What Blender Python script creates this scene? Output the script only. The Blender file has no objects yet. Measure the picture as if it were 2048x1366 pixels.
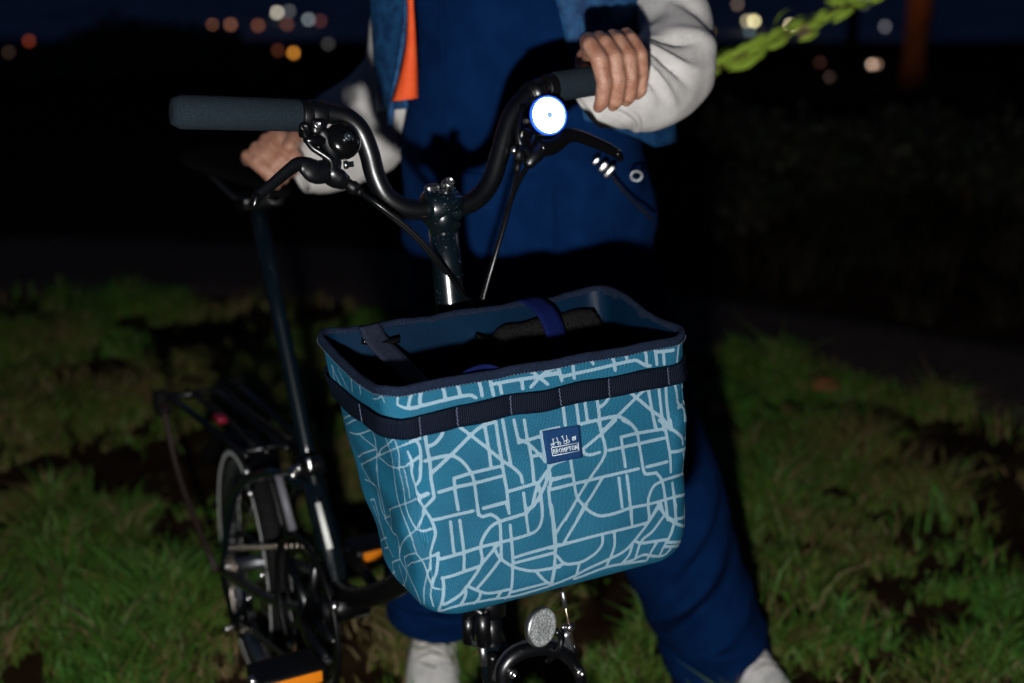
import bpy, bmesh, math, random
import numpy as np
from mathutils import Vector, Matrix

scene = bpy.context.scene
col = scene.collection

# ------------------------------------------------------------------ camera
CAM = np.array([0., 0., 1.244]); PITCH = math.radians(17.04)
cam_data = bpy.data.cameras.new("camera"); cam = bpy.data.objects.new("camera", cam_data)
cam.location = CAM; cam.rotation_euler = (math.pi / 2 - PITCH, 0, 0)
cam_data.sensor_width = 36; cam_data.lens = 50; cam_data.clip_start = .05; cam_data.clip_end = 40000
cam_data.dof.use_dof = True; cam_data.dof.focus_distance = 1.42; cam_data.dof.aperture_fstop = 3.4
col.objects.link(cam); scene.camera = cam

# ------------------------------------------------------------------ night sky (last blue light after dusk)
world = bpy.data.worlds.new("World"); scene.world = world; world.use_nodes = True
wn = world.node_tree.nodes; wl = world.node_tree.links
sky = wn.new("ShaderNodeTexSky"); sky.sky_type = 'NISHITA'; sky.sun_disc = False
sky.sun_elevation = math.radians(-1.0); sky.sun_rotation = math.radians(-35)
sky.air_density = 1.6; sky.ozone_density = 4.0
wl.new(sky.outputs[0], wn["Background"].inputs[0]); wn["Background"].inputs[1].default_value = .15

# ------------------------------------------------------------------ the photographer's flash, held below the camera
fl = bpy.data.lights.new("camera_flash", 'SPOT'); fl.energy = 112; fl.spot_size = math.radians(105); fl.spot_blend = .6
fl.shadow_soft_size = .022; fl.color = (1.0, .985, .97)
flash = bpy.data.objects.new("camera_flash", fl); flash.location = (-.035, .05, .985)
flash.rotation_euler = (math.pi / 2 - math.radians(11.5), 0, 0); col.objects.link(flash)

# ------------------------------------------------------------------ picture settings
scene.view_settings.view_transform = 'Standard'; scene.view_settings.look = 'None'
scene.view_settings.exposure = 0; scene.view_settings.gamma = 1
scene.view_settings.use_curve_mapping = False
scene.render.engine = 'CYCLES'; scene.cycles.use_denoising = True
try: scene.cycles.denoiser = 'OPENIMAGEDENOISE'
except Exception: pass
scene.cycles.max_bounces = 6; scene.cycles.diffuse_bounces = 2; scene.cycles.glossy_bounces = 3
scene.cycles.transmission_bounces = 6; scene.cycles.sample_clamp_indirect = 4

# ------------------------------------------------------------------ places: pixel rays cut with real planes of the bicycle
FPX = 2844.4
FW = np.array([0, math.cos(PITCH), -math.sin(PITCH)]); UP = np.array([0, math.sin(PITCH), math.cos(PITCH)]); RT = np.array([1., 0, 0])
YAW = .5153
BF = np.array([math.sin(YAW), -math.cos(YAW), 0.]); BR = np.array([-math.cos(YAW), -math.sin(YAW), 0.]); Z3 = np.array([0, 0, 1.])
BASE = np.array([-.079, 1.523, 0.])
HEAD = math.radians(13.2)
BS = -math.sin(HEAD) * BF + math.cos(HEAD) * Z3            # steering axis, upwards
BN = math.cos(HEAD) * BF + math.sin(HEAD) * Z3             # its normal, forwards
def A(*p): return np.array(p, float)
def B(f, r, u): return BASE + BF * f + BR * r + Z3 * u      # bicycle frame: forward, right, up
CLAMP = B(.004, 0, .931)
def ray(px, py): return FW + RT * (px - 1024) / FPX - UP * (py - 683) / FPX
def at(px, py, Y):
    d = ray(px, py); return CAM + d * (Y / d[1])
def on(px, py, P, N):
    d = ray(px, py); return CAM + d * (((P - CAM) @ N) / (d @ N))
def side(px, py, r=0.): return on(px, py, BASE + BR * r, BR)            # plane along the bicycle at sideways offset r
def bar(px, py, df=0.): return on(px, py, CLAMP + BN * df, BN)         # plane of the handlebar, df in front of it

# ------------------------------------------------------------------ mesh helpers
ORG = {}
def empty(name, loc, label=None, cat=None, group=None):
    o = bpy.data.objects.new(name, None); o.location = loc; col.objects.link(o); ORG[o] = np.array(loc, float)
    tag(o, label, cat, group); return o
def tag(o, label=None, cat=None, group=None, kind=None):
    if label: o["label"] = label
    if cat: o["category"] = cat
    if group: o["group"] = group
    if kind: o["kind"] = kind
    return o
def link(name, V, Fc, mat, parent=None, loc=None, smooth=True, mats=None, idx=None):
    V = np.asarray(V, float)
    org = ORG[parent] if parent is not None else (np.array(loc, float) if loc is not None else np.zeros(3))
    me = bpy.data.meshes.new(name); me.from_pydata((V - org).tolist(), [], [list(map(int, f)) for f in Fc])
    me.validate(); me.update()
    for m in (mats or [mat]): me.materials.append(m)
    if idx is not None and len(idx) == len(me.polygons): me.polygons.foreach_set("material_index", np.asarray(idx, np.int32))
    if smooth: me.polygons.foreach_set("use_smooth", [True] * len(me.polygons))
    o = bpy.data.objects.new(name, me); col.objects.link(o); ORG[o] = org
    if parent is not None: o.parent = parent
    else: o.location = org
    return o
def unit(v): v = np.asarray(v, float); return v / (np.linalg.norm(v) + 1e-12)
def crm(pts, k=6):
    """Catmull-Rom through the points (any dimension)"""
    P = [np.asarray(p, float) for p in pts]
    if len(P) < 3: return np.array([P[0] + (P[-1] - P[0]) * i / k for i in range(k + 1)])
    Q = [2 * P[0] - P[1]] + P + [2 * P[-1] - P[-2]]; out = []
    for i in range(1, len(Q) - 2):
        p0, p1, p2, p3 = Q[i - 1], Q[i], Q[i + 1], Q[i + 2]
        for j in range(k):
            t = j / k
            out.append(.5 * ((2 * p1) + (-p0 + p2) * t + (2 * p0 - 5 * p1 + 4 * p2 - p3) * t * t + (-p0 + 3 * p1 - 3 * p2 + p3) * t ** 3))
    out.append(P[-1]); return np.array(out)
def frames(P, up0=None):
    P = np.asarray(P); T = np.gradient(P, axis=0); T /= np.linalg.norm(T, axis=1, keepdims=True) + 1e-12
    n = np.asarray(up0, float) if up0 is not None else (Z3 if abs(T[0][2]) < .9 else A(1, 0, 0))
    n = unit(n - T[0] * (n @ T[0])); Ns = []
    for t in T:
        n = unit(n - t * (n @ t)); Ns.append(n.copy())
    Ns = np.array(Ns); return T, Ns, np.cross(T, Ns)
class MB:
    def __init__(s): s.V = []; s.F = []; s.n = 0; s.I = []
    def add(s, V, Fc, mi=0):
        s.V.append(np.asarray(V, float)); s.F += [[i + s.n for i in f] for f in Fc]; s.n += len(V); s.I += [mi] * len(Fc); return s
    def tube(s, pts, rad, n=12, sq=(1, 1), up0=None, cap=True, mi=0):
        P = np.asarray(pts, float); T, N, Bn = frames(P, up0); rad = np.broadcast_to(np.asarray(rad, float), (len(P),))
        a = np.linspace(0, 2 * math.pi, n, endpoint=False)
        V = (P[:, None] + (N[:, None] * np.cos(a)[None, :, None] * sq[0] + Bn[:, None] * np.sin(a)[None, :, None] * sq[1]) * rad[:, None, None]).reshape(-1, 3)
        return s.grid(V, len(P), n, cap, mi)
    def grid(s, V, m, n, cap=True, mi=0):
        Fc = [[i * n + j, i * n + (j + 1) % n, (i + 1) * n + (j + 1) % n, (i + 1) * n + j] for i in range(m - 1) for j in range(n)]
        if cap: Fc += [list(range(n))[::-1], [(m - 1) * n + j for j in range(n)]]
        return s.add(V, Fc, mi)
    def sheet(s, G, mi=0):
        m, n = G.shape[:2]
        return s.add(G.reshape(-1, 3), [[i * n + j, i * n + j + 1, (i + 1) * n + j + 1, (i + 1) * n + j] for i in range(m - 1) for j in range(n - 1)], mi)
    def cap(s, a, b, ra, rb=None, n=12, mi=0, k=4):
        """tapered capsule"""
        rb = ra if rb is None else rb; a = np.asarray(a, float); b = np.asarray(b, float); d = unit(b - a)
        pts = []; rs = []
        for i in range(k + 1):
            t = i / k * math.pi / 2; pts.append(a - d * ra * math.cos(t)); rs.append(max(ra * math.sin(t), ra * .02))
        for i in range(k + 1):
            t = i / k * math.pi / 2; pts.append(b + d * rb * math.sin(t)); rs.append(max(rb * math.cos(t), rb * .02))
        pts = np.array(pts); T = np.tile(d, (len(pts), 1)); x = unit(np.cross(d, A(.31, .57, .76))); y = np.cross(d, x)
        an = np.linspace(0, 2 * math.pi, n, endpoint=False)
        V = (pts[:, None] + (x[None, None] * np.cos(an)[None, :, None] + y[None, None] * np.sin(an)[None, :, None]) * np.array(rs)[:, None, None]).reshape(-1, 3)
        return s.grid(V, len(pts), n, True, mi)
    def lathe(s, o, d, prof, n=24, mi=0, cap=True):
        d = unit(d); x = unit(np.cross(d, A(.31, .57, .76))); y = np.cross(d, x); an = np.linspace(0, 2 * math.pi, n, endpoint=False)
        V = np.concatenate([np.asarray(o) + d * h + (x[None] * np.cos(an)[:, None] + y[None] * np.sin(an)[:, None]) * r for r, h in prof])
        return s.grid(V, len(prof), n, cap, mi)
    def box(s, c, ax, half, bev=.15, mi=0):
        """box with chamfered edges; ax = three axes, half = half sizes"""
        bm = bmesh.new(); bmesh.ops.create_cube(bm, size=2)
        for v in bm.verts: v.co = Vector((v.co.x * half[0], v.co.y * half[1], v.co.z * half[2]))
        if bev: bmesh.ops.bevel(bm, geom=bm.edges[:], offset=min(half) * bev * 2, segments=2, affect='EDGES', profile=.6)
        ax = np.array([unit(a) for a in ax]); V = np.array([np.asarray(c) + np.array(v.co) @ ax for v in bm.verts])
        bm.verts.index_update(); Fc = [[v.index for v in f.verts] for f in bm.faces]; bm.free()
        return s.add(V, Fc, mi)
    def strip(s, pts, nrm, w, t, mi=0):
        """flat band: centre line, surface normals, width across, thickness"""
        P = np.asarray(pts, float); T = np.gradient(P, axis=0); T /= np.linalg.norm(T, axis=1, keepdims=True) + 1e-12
        N = np.asarray(nrm, float); N = N - T * np.sum(N * T, 1, keepdims=True); N /= np.linalg.norm(N, axis=1, keepdims=True) + 1e-12
        W = np.cross(T, N); w = np.broadcast_to(np.asarray(w, float), (len(P),))[:, None]
        prof = [(-1, -1), (-.94, 1), (-.5, 1), (0, 1), (.5, 1), (.94, 1), (1, -1)]
        V = np.stack([P + W * w / 2 * a + N * t / 2 * b for a, b in prof], 1).reshape(-1, 3)
        return s.grid(V, len(P), len(prof), True, mi)
    def make(s, name, mat, parent=None, loc=None, smooth=True, mats=None):
        return link(name, np.concatenate(s.V), s.F, mat, parent, loc, smooth, mats, s.I if mats else None)
def sph(c, r, sq=(1, 1, 1), n=14, ax=None):
    ax = np.eye(3) if ax is None else np.array([unit(a) for a in ax]); m = n // 2 + 1; V = []
    for i in range(m):
        t = math.pi * i / (m - 1); t = min(max(t, .02), math.pi - .02)
        for j in range(n):
            p = 2 * math.pi * j / n; V.append(np.array([math.sin(t) * math.cos(p) * sq[0], math.sin(t) * math.sin(p) * sq[1], math.cos(t) * sq[2]]) * r @ ax + c)
    Fc = [[i * n + j, (i + 1) * n + j, (i + 1) * n + (j + 1) % n, i * n + (j + 1) % n] for i in range(m - 1) for j in range(n)]
    return V, Fc + [list(range(n)), [(m - 1) * n + j for j in range(n)][::-1]]
def vnoise(P, seed=0):
    """smooth value noise in -1..1"""
    P = np.asarray(P, float); I = np.floor(P).astype(np.int64); f = P - I; f = f * f * (3 - 2 * f); out = 0
    for dx in (0, 1):
        for dy in (0, 1):
            for dz in (0, 1):
                h = ((I[..., 0] + dx) * 374761393 + (I[..., 1] + dy) * 668265263 + (I[..., 2] + dz) * 2147483647 + seed * 1013904223) & 0xffffffff
                h = ((h ^ (h >> 13)) * 1274126177) & 0xffffffff; h = (h ^ (h >> 16)) & 0xffff
                w = (f[..., 0] if dx else 1 - f[..., 0]) * (f[..., 1] if dy else 1 - f[..., 1]) * (f[..., 2] if dz else 1 - f[..., 2])
                out = out + w * (h / 32767.5 - 1)
    return out

# ------------------------------------------------------------------ materials
def mat(name, c, rough=.6, metal=0., spec=.5, c2=None, ns=30., bs=0., bstr=.0, coat=0., sheen=0., sss=0., emit=None, es=0., trans=0., stretch=None, detail=4):
    m = bpy.data.materials.new(name); m.use_nodes = True; nt = m.node_tree; b = nt.nodes["Principled BSDF"]
    b.inputs["Base Color"].default_value = (*c, 1); b.inputs["Roughness"].default_value = rough; b.inputs["Metallic"].default_value = metal
    b.inputs["Specular IOR Level"].default_value = spec; b.inputs["Coat Weight"].default_value = coat; b.inputs["Sheen Weight"].default_value = sheen
    b.inputs["Subsurface Weight"].default_value = sss; b.inputs["Transmission Weight"].default_value = trans
    if sss: b.inputs["Subsurface Radius"].default_value = (.012, .004, .002)
    if emit: b.inputs["Emission Color"].default_value = (*emit, 1); b.inputs["Emission Strength"].default_value = es
    tc = nt.nodes.new("ShaderNodeTexCoord"); src = tc.outputs["Object"]
    if stretch:
        mp = nt.nodes.new("ShaderNodeMapping"); mp.inputs["Scale"].default_value = stretch; nt.links.new(src, mp.inputs[0]); src = mp.outputs[0]
    if c2:
        n = nt.nodes.new("ShaderNodeTexNoise"); n.inputs["Scale"].default_value = ns; n.inputs["Detail"].default_value = detail; nt.links.new(src, n.inputs["Vector"])
        r = nt.nodes.new("ShaderNodeValToRGB"); r.color_ramp.elements[0].position = .36; r.color_ramp.elements[1].position = .66
        r.color_ramp.elements[0].color = (*c, 1); r.color_ramp.elements[1].color = (*c2, 1)
        nt.links.new(n.outputs["Fac"], r.inputs[0]); nt.links.new(r.outputs[0], b.inputs["Base Color"])
    if bstr:
        n2 = nt.nodes.new("ShaderNodeTexNoise"); n2.inputs["Scale"].default_value = bs; n2.inputs["Detail"].default_value = 3; nt.links.new(src, n2.inputs["Vector"])
        bp = nt.nodes.new("ShaderNodeBump"); bp.inputs["Strength"].default_value = bstr; bp.inputs["Distance"].default_value = .002
        nt.links.new(n2.outputs["Fac"], bp.inputs["Height"]); nt.links.new(bp.outputs[0], b.inputs["Normal"])
    return m
M = {}
def soften(m, r):
    b = m.node_tree.nodes['Principled BSDF']; b.inputs['Coat Roughness'].default_value = r; b.inputs['Coat IOR'].default_value = 1.75; return m
M['black_metal'] = mat('black_metal', (.0010, .0014, .0022), .34, 0, .75, (.0016, .0020, .0030), 60, 300, .04)
M['black_plastic'] = mat('black_plastic', (.0022, .0024, .0030), .42, 0, .28, (.0034, .0036, .0042), 80, 420, .2)
M['gloss_black'] = mat('gloss_black', (.0025, .0026, .003), .18, 0, .45)
M['rubber'] = mat('rubber', (.0045, .0045, .005), .8, 0, .25, (.008, .008, .008), 120, 500, .4)
M['foam'] = mat('grip_foam', (.009, .015, .021), .95, 0, .12, (.019, .030, .040), 900, 1100, .8, detail=2)
M['frame'] = mat('frame_paint', (.0008, .0030, .0046), .22, .0, .4, (.0026, .0080, .0112), 900, 0, 0, coat=1., detail=2)
soften(M['frame'], .25)
M['steel'] = mat('steel', (.62, .62, .60), .28, 1.0, .5, (.45, .45, .44), 40)
M['alu'] = mat('alloy', (.42, .44, .46), .42, 1.0, .5, (.30, .31, .33), 50)
M['chain'] = mat('chain_steel', (.50, .44, .38), .42, 1.0)
M['orange_lens'] = mat('orange_reflector', (.85, .24, .01), .25, 0, .6, emit=None, coat=.4)
M['red_lens'] = mat('red_reflector', (.22, .006, .025), .35)
M['cable'] = mat('cable_housing', (.003, .0033, .004), .28, 0, .5)
M['boot'] = mat('cable_boot', (.02, .02, .021), .6)
M['gold_wire'] = mat('inner_wire', (.62, .50, .34), .35, 1.)
M['skin'] = mat('skin', (.36, .160, .100), .42, 0, .45, (.50, .275, .190), 80, 420, .55, sss=.18)
M['hair'] = mat('hair', (.03, .02, .014), .5, 0, .4, (.05, .03, .02), 60)
M['sleeve'] = mat('fleece', (.58, .555, .53), .97, 0, .05, (.70, .675, .645), 45, 500, .7)
M['navy'] = mat('navy_twill', (.0013, .0135, .060), .95, 0, .05, (.0022, .0190, .078), 26, 700, .35)
M['gilet'] = mat('gilet_shell', (.0050, .034, .105), .65, 0, .25, (.014, .085, .215), 60, 220, 1.)
M['orange'] = mat('orange_lining', (.85, .085, .018), .7, 0, .25, (.95, .13, .03), 40, 300, .2)
M['shoe'] = mat('shoe_leather', (.74, .72, .69), .7, 0, .3, (.86, .84, .81), 70, 200, .5)
M['sole'] = mat('shoe_sole', (.66, .64, .60), .8, 0, .2, (.5, .46, .4), 60)
M['cloth_hole'] = mat('dark_cuff', (.05, .05, .06), .95)
M['soil'] = mat('soil', (.020, .012, .007), .95, 0, .1, (.042, .026, .015), 9, 40, .8)
M['path'] = mat('path_asphalt', (.070, .048, .040), .98, 0, .0, (.105, .076, .064), 40, 160, .7)
M['bark'] = mat('bark', (.16, .09, .045), .9, 0, .2, (.09, .05, .03), 12, 30, .9, stretch=(6, 6, 1))
M['strap_lime'] = mat('lime_leaf', (.30, .52, .03), .7, 0, .2, (.62, .78, .12), 22, 400, .4)
M['webbing'] = mat('navy_webbing', (.008, .011, .024), .6, 0, .2, (.016, .020, .038), 700, 800, .9, detail=1)
M['blue_web'] = mat('blue_webbing', (.0010, .0040, .040), .75, 0, .1, (.0016, .0060, .056), 500, 900, .6, detail=1)
M['binding'] = mat('navy_binding', (.0035, .0075, .020), .85, 0, .12, (.009, .016, .034), 600, 800, .6, detail=1)
M['lining'] = mat('basket_lining', (.0005, .0085, .024), .5, 0, .12, (.0008, .0130, .034), 12, 500, .15)
M['pocket'] = mat('black_fleece', (.004, .004, .005), .95, 0, .1, (.014, .0135, .013), 420, 700, .9)
M['patch'] = mat('navy_patch', (.0035, .022, .080), .85, 0, .15, (.007, .042, .13), 1500, 1600, .5, detail=1)
M['white_thread'] = mat('white_thread', (.58, .66, .68), .7)
M['thread'] = mat('pale_stitching', (.09, .11, .17), .8)
M['lens'] = mat('lamp_lens', (1, 1, 1), .2, 0, .5, emit=(.55, .75, 1.0), es=34)
M['halo_ring'] = mat('halo_ring_glow', (.05, .15, .5), .3, 0, .5, emit=(.01, .10, 1.0), es=1.3)
M['led'] = mat('lamp_led', (.05, .12, .3), .2, 0, .5, emit=(.25, .5, 1.0), es=.8)
M['refl'] = mat('clear_reflector', (.40, .44, .45), .30, .75, .6, (.92, .94, .92), 640, 0, 0, detail=0)
M['drop'] = mat('water', (.10, .14, .16), .08, 0, 1.)


# ================================================================== SETTING
rng = np.random.default_rng(7); random.seed(7)
def hz(y):
    """the hilltop is level, then falls away to the town in the valley"""
    y = np.asarray(y, float); t = np.clip(y - 8.5, 0, None)
    s = -.15 * (np.sqrt(t * t + 9) - 3)
    return -100 * np.tanh(-s / 100)
def ground_grid():
    ys = np.concatenate([np.linspace(-30, 0, 16), np.linspace(.4, 12, 60), 12 * 1.16 ** np.arange(1, 54)])
    us = np.linspace(-1, 1, 61); G = np.zeros((len(ys), 61, 3))
    for i, y in enumerate(ys):
        w = 14 + abs(y) * 1.3; G[i, :, 0] = us * w; G[i, :, 1] = y; G[i, :, 2] = hz(y) - (.004 if y < 9 else 0)
    return G
m = M['ground'] = mat('hill_ground', (.020, .011, .006), .98, 0, .0, (.042, .025, .013), 7, 60, .9)
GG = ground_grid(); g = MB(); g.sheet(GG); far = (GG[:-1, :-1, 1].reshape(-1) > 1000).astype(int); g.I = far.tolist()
valley = mat('valley_haze_tint', (.20, .22, .26), .9, 0, .1, (.40, .42, .46), .02)  # pale bluish haze painted into the far ground's base colour
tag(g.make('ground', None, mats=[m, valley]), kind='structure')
def gp(px, py, z=0.):
    d = ray(px, py); return CAM + d * ((z - CAM[2]) / d[2])
up_e = [(-500, 478), (0, 470), (350, 478), (700, 495), (1024, 535), (1400, 592), (1750, 645), (2048, 695), (2500, 780)]
lo_e = [(-500, 600), (0, 590), (350, 592), (700, 606), (1024, 640), (1400, 700), (1750, 770), (2048, 850), (2500, 985)]
UE = crm([gp(*p) for p in up_e], 8); LE = crm([gp(*p) for p in lo_e], 8)
G = np.stack([UE + (LE - UE) * t for t in np.linspace(0, 1, 9)], 1); G[..., 2] = .010
edge = vnoise(G * 9) * .02; G[:, 0, 1] += edge[:, 0]; G[:, -1, 1] += edge[:, -1]; G[:, [0, -1], 2] = -.003
g = MB(); g.sheet(G); tag(g.make('path', M['path']), kind='structure')

# ---- grass: blades rooted in uneven tufts, bare soil between them
def grass_mesh(name, N, xr, yr, hmul, keep, seed, gmat=None):
    r = np.random.default_rng(seed)
    x = r.uniform(*xr, N); y = yr[0] + (yr[1] - yr[0]) * r.random(N) ** 1.25
    P = np.stack([x, y, np.zeros(N)], 1)
    bare = vnoise(P * 3.7 + 5.3, 3) * .5 + vnoise(P * 7.3, 4) * .5
    tuft = vnoise(P * 11, 5) * .6 + vnoise(P * 23, 6) * .4
    pe = np.interp(x, LE[:, 0], LE[:, 1]); pu = np.interp(x, UE[:, 0], UE[:, 1])
    bare = np.maximum(bare, np.where(r.random(N) < .10, keep + .45, -9))
    ok = (bare > keep + np.clip(y - 2.3, 0, 3) * .14) & ((y < pe) if hmul < 2 else True) & (tuft + .5 * vnoise(P * 5.2 + 2.2, 14) > -.30 + .35 * r.random(N)) & ~((y > pe - .03 + .05 * vnoise(P * 14, 8)) & (y < pu + .03))
    P = P[ok]; tuft = tuft[ok]; bare = bare[ok]; n = len(P)
    h = (.024 + .060 * np.clip(tuft + .25, 0, 1.2) ** 1.3 + r.random(n) * .030) * hmul * (.40 + 1.2 * np.clip(vnoise(P * 5.2 + 2.2, 14) + .42, 0, 1)) * np.clip(.55 + (bare - keep) * 1.6, .5, 1.15)
    a = r.uniform(0, 2 * math.pi, n); w = r.uniform(.0011, .0030, n) * (1 + .25 * (P[:, 1] - 2).clip(0, 4))
    lean = r.uniform(.10, 1.25, n) * h; b = r.uniform(0, 2 * math.pi, n)
    wx = np.stack([np.cos(a), np.sin(a), 0 * a], 1) * w[:, None]; ln = np.stack([np.cos(b), np.sin(b), 0 * b], 1) * lean[:, None]
    up = np.zeros((n, 3)); up[:, 2] = h
    V = np.stack([P - wx, P + wx, P + up * .6 + ln * .35 - wx * .8, P + up * .6 + ln * .35 + wx * .8, P + up * .92 + ln], 1).reshape(-1, 3)
    k = np.arange(n) * 5
    me = bpy.data.meshes.new(name); me.vertices.add(n * 5); me.vertices.foreach_set("co", V.astype(np.float32).ravel())
    loops = np.stack([k, k + 1, k + 3, k + 2, k + 2, k + 3, k + 4], 1).ravel()
    me.loops.add(n * 7); me.loops.foreach_set("vertex_index", loops.astype(np.int32))
    st = (np.arange(n)[:, None] * 7 + np.array([0, 4])[None]).ravel()
    me.polygons.add(n * 2); me.polygons.foreach_set("loop_start", st.astype(np.int32))
    me.update(calc_edges=True); me.validate()
    hue = np.clip(.52 + .50 * vnoise(P * 4.5, 9) + .24 * r.standard_normal(n) - (r.random(n) < .09) * .7, 0, 1)
    at_ = me.attributes.new("tone", 'FLOAT', 'POINT'); at_.data.foreach_set("value", np.repeat(hue, 5).astype(np.float32))
    me.polygons.foreach_set("use_smooth", [True] * len(me.polygons))
    o = bpy.data.objects.new(name, me); col.objects.link(o); me.materials.append(gmat or M['grass']); return o
gm = bpy.data.materials.new('grass'); gm.use_nodes = True; nt = gm.node_tree; bs_ = nt.nodes["Principled BSDF"]
an = nt.nodes.new("ShaderNodeAttribute"); an.attribute_name = "tone"; rp = nt.nodes.new("ShaderNodeValToRGB")
rp.color_ramp.elements[0].color = (.22, .150, .070, 1); rp.color_ramp.elements[1].color = (.058, .185, .022, 1)
e = rp.color_ramp.elements.new(.22); e.color = (.120, .108, .024, 1); e = rp.color_ramp.elements.new(.5); e.color = (.086, .158, .018, 1)
nt.links.new(an.outputs["Fac"], rp.inputs[0]); nt.links.new(rp.outputs[0], bs_.inputs["Base Color"])
bs_.inputs["Roughness"].default_value = .55; bs_.inputs["Specular IOR Level"].default_value = .35; M['grass'] = gm
tag(grass_mesh('grass', 330000, (-2.1, 2.4), (1.55, 5.0), .86, -.34, 11), 'short damp grass with muddy gaps around the bicycle', None, None, 'stuff')
tag(grass_mesh('rough_grass', 42000, (.5, 5.5), (4.2, 9.5), 2.6, -.2, 12, mat('rough_grass', (.016, .022, .008), .7, 0, .15, (.030, .020, .012), 3)), 'long rough grass on the bank beyond the path', None, None, 'stuff')  # far blades darkened in their colour, standing in for the flash's falloff

# ---- fallen leaves lying on the grass
def leaf(px, py, size, c, label):
    p = gp(px, py, .045); a = random.uniform(0, 6.28); d = A(math.cos(a), math.sin(a), .12); s = unit(np.cross(d, A(.1, -.3, 1)))
    mb = MB(); G = np.zeros((7, 5, 3))
    for i in range(7):
        t = i / 6; w = math.sin(math.pi * min(1, t * .93 + .05)) ** .8 * .42
        for j in range(5):
            q = (j - 2) / 2; G[i, j] = p + d * (t - .5) * size + s * q * w * size + Z3 * (.12 * abs(q) + .10 * math.sin(t * 4)) * size * .6
    mb.sheet(G); o = mb.make('fallen_leaf', c, loc=p)
    md = o.modifiers.new('thick', 'SOLIDIFY'); md.thickness = .0006
    tag(o, label, 'leaf', 'fallen leaves on the grass')
lm = mat('dry_leaf', (.40, .17, .05), .7, 0, .3, (.25, .10, .04), 90)
leaf(255, 1148, .055, lm, 'orange brown fallen leaf on the grass left of the rear wheel')
leaf(1440, 820, .07, lm, 'dry brown leaf on the grass beside the basket rim strap')
leaf(1590, 828, .08, lm, 'dry pinkish leaf lying furthest to the right, below the path')
leaf(1655, 772, .08, lm, 'dry leaf close to the lower edge of the path')

# ---- bushes on the bank and dark shrubs down the slope
def bush(name, c, rad, n, ls, label, cat, group, c1, c2, seed, trunk=.02, lobes=9):
    r = np.random.default_rng(seed); t = empty(name, (c[0], c[1], c[2]), label, cat, group)
    cs = [np.array(c) + A(*(r.uniform(-.62, .62, 2) * rad[:2]), rad[2] * r.uniform(.55, 1.35)) for _ in range(lobes)]
    mb = MB(); top = np.array(c) + A(0, 0, rad[2] * .5); mb.tube([np.array(c) - Z3 * .05, np.array(c) + A(.02, .01, rad[2] * .35), top], [trunk, trunk * .8, trunk * .6], 8)
    for k in cs: mb.tube(crm([top - Z3 * rad[2] * .2, (top + k) / 2 + r.normal(0, .03, 3) * rad[2], k], 4), np.linspace(trunk * .5, trunk * .15, 9), 5)
    mb.make('trunk', M['bark'], t)
    idx = r.integers(0, lobes, n); ctr = np.array(cs)[idx]; v = r.normal(0, 1, (n, 3)); v /= np.linalg.norm(v, axis=1, keepdims=True)
    P = ctr + v * (r.random(n) ** .5)[:, None] * np.array(rad) * r.uniform(.3, .52, (n, 1))
    d = r.normal(0, 1, (n, 3)); d[:, 2] -= .2; d /= np.linalg.norm(d, axis=1, keepdims=True); s = np.cross(d, r.normal(0, 1, (n, 3))); s /= np.linalg.norm(s, axis=1, keepdims=True)
    L = ls * r.uniform(.6, 1.3, (n, 1))
    V = np.stack([P, P + d * L * .5 + s * L * .27, P + d * L, P + d * L * .5 - s * L * .27], 1).reshape(-1, 3)
    link('foliage', V, np.arange(n * 4).reshape(-1, 4), M.setdefault('leaf' + str(c1), mat('leaves', c1, .6, 0, .3, c2, 6)), t, smooth=False)
    return t
spots = [(1430, 470, .30, 'low bramble bush just right of the white sleeve, beyond the path'), (1600, 430, .42, 'dark green bush in the middle of the bank on the right'),
         (1770, 400, .38, 'low bush on the bank under the pale pink city light'), (1930, 420, .40, 'wide low bush below the orange lit tree trunk'), (2080, 470, .38, 'bush cut by the frame edge at the far right of the bank')]
for i, (px, py, hh, lb) in enumerate(spots):
    p = gp(px, py); p[2] = 0
    bush('bush', p, (.50, .40, hh * .62), 2600, .055, lb, 'bush', 'bushes on the bank beyond the path', (.016, .030, .010), (.040, .030, .018), 20 + i, .012)
for px, py, Y, w, hgt, lb in [(255, 52, 21, 1.1, 1.7, 'dark rounded shrub on the slope above the bar grip, left of the lights'), (400, 60, 23, 1.0, 1.6, 'dark shrub on the slope touching the brownish pair of city lights'), (90, 175, 19, .9, 1.5, 'low dark shrub at the far left under the dim red city lights')]:
    p = at(px, py, Y); gz = float(hz(Y)); hgt = p[2] - gz
    bush('slope_shrub', (p[0], Y, gz), (w, w, max(hgt, .5) * .62), 5200, .16, lb, 'shrub', 'dark shrubs down the slope', (.018, .030, .012), (.030, .040, .016), int(px), .06, 14)

# ---- tree trunk lit by a sodium lamp
tp = at(1838, 60, 13.0); tz = float(hz(13.0)); tree = empty('tree', (tp[0], 13.0, tz), 'tree whose trunk glows orange under a sodium lamp, top right', 'tree')
mb = MB(); pts = crm([A(tp[0] - .03, 13, tz - .1), A(tp[0], 13, tz + 1.0), A(tp[0] - .02, 13, tz + 2.2), A(tp[0] + .05, 13.05, tz + 3.6), A(tp[0] + .02, 13.1, tz + 5.0)], 8)
mb.tube(pts, np.linspace(.120, .075, len(pts)) * (1 + .08 * vnoise(pts * 3)), 18)
for k in range(7):
    a = k * .9; q = pts[-6 - (k % 3) * 3]; e2 = q + A(math.cos(a) * 1.2, math.sin(a) * 1.2, 1.2 + .2 * k)
    mb.tube(crm([q, (q + e2) / 2 + Z3 * .1, e2], 5), np.linspace(.06, .012, 11), 7)
mb.make('trunk', M['bark'], tree)
r_ = np.random.default_rng(5); n = 5000; cs = np.array([A(tp[0], 13.1, tz + 6) + r_.normal(0, 1, 3) * A(1.1, 1.1, .7) for _ in range(18)])
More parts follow.
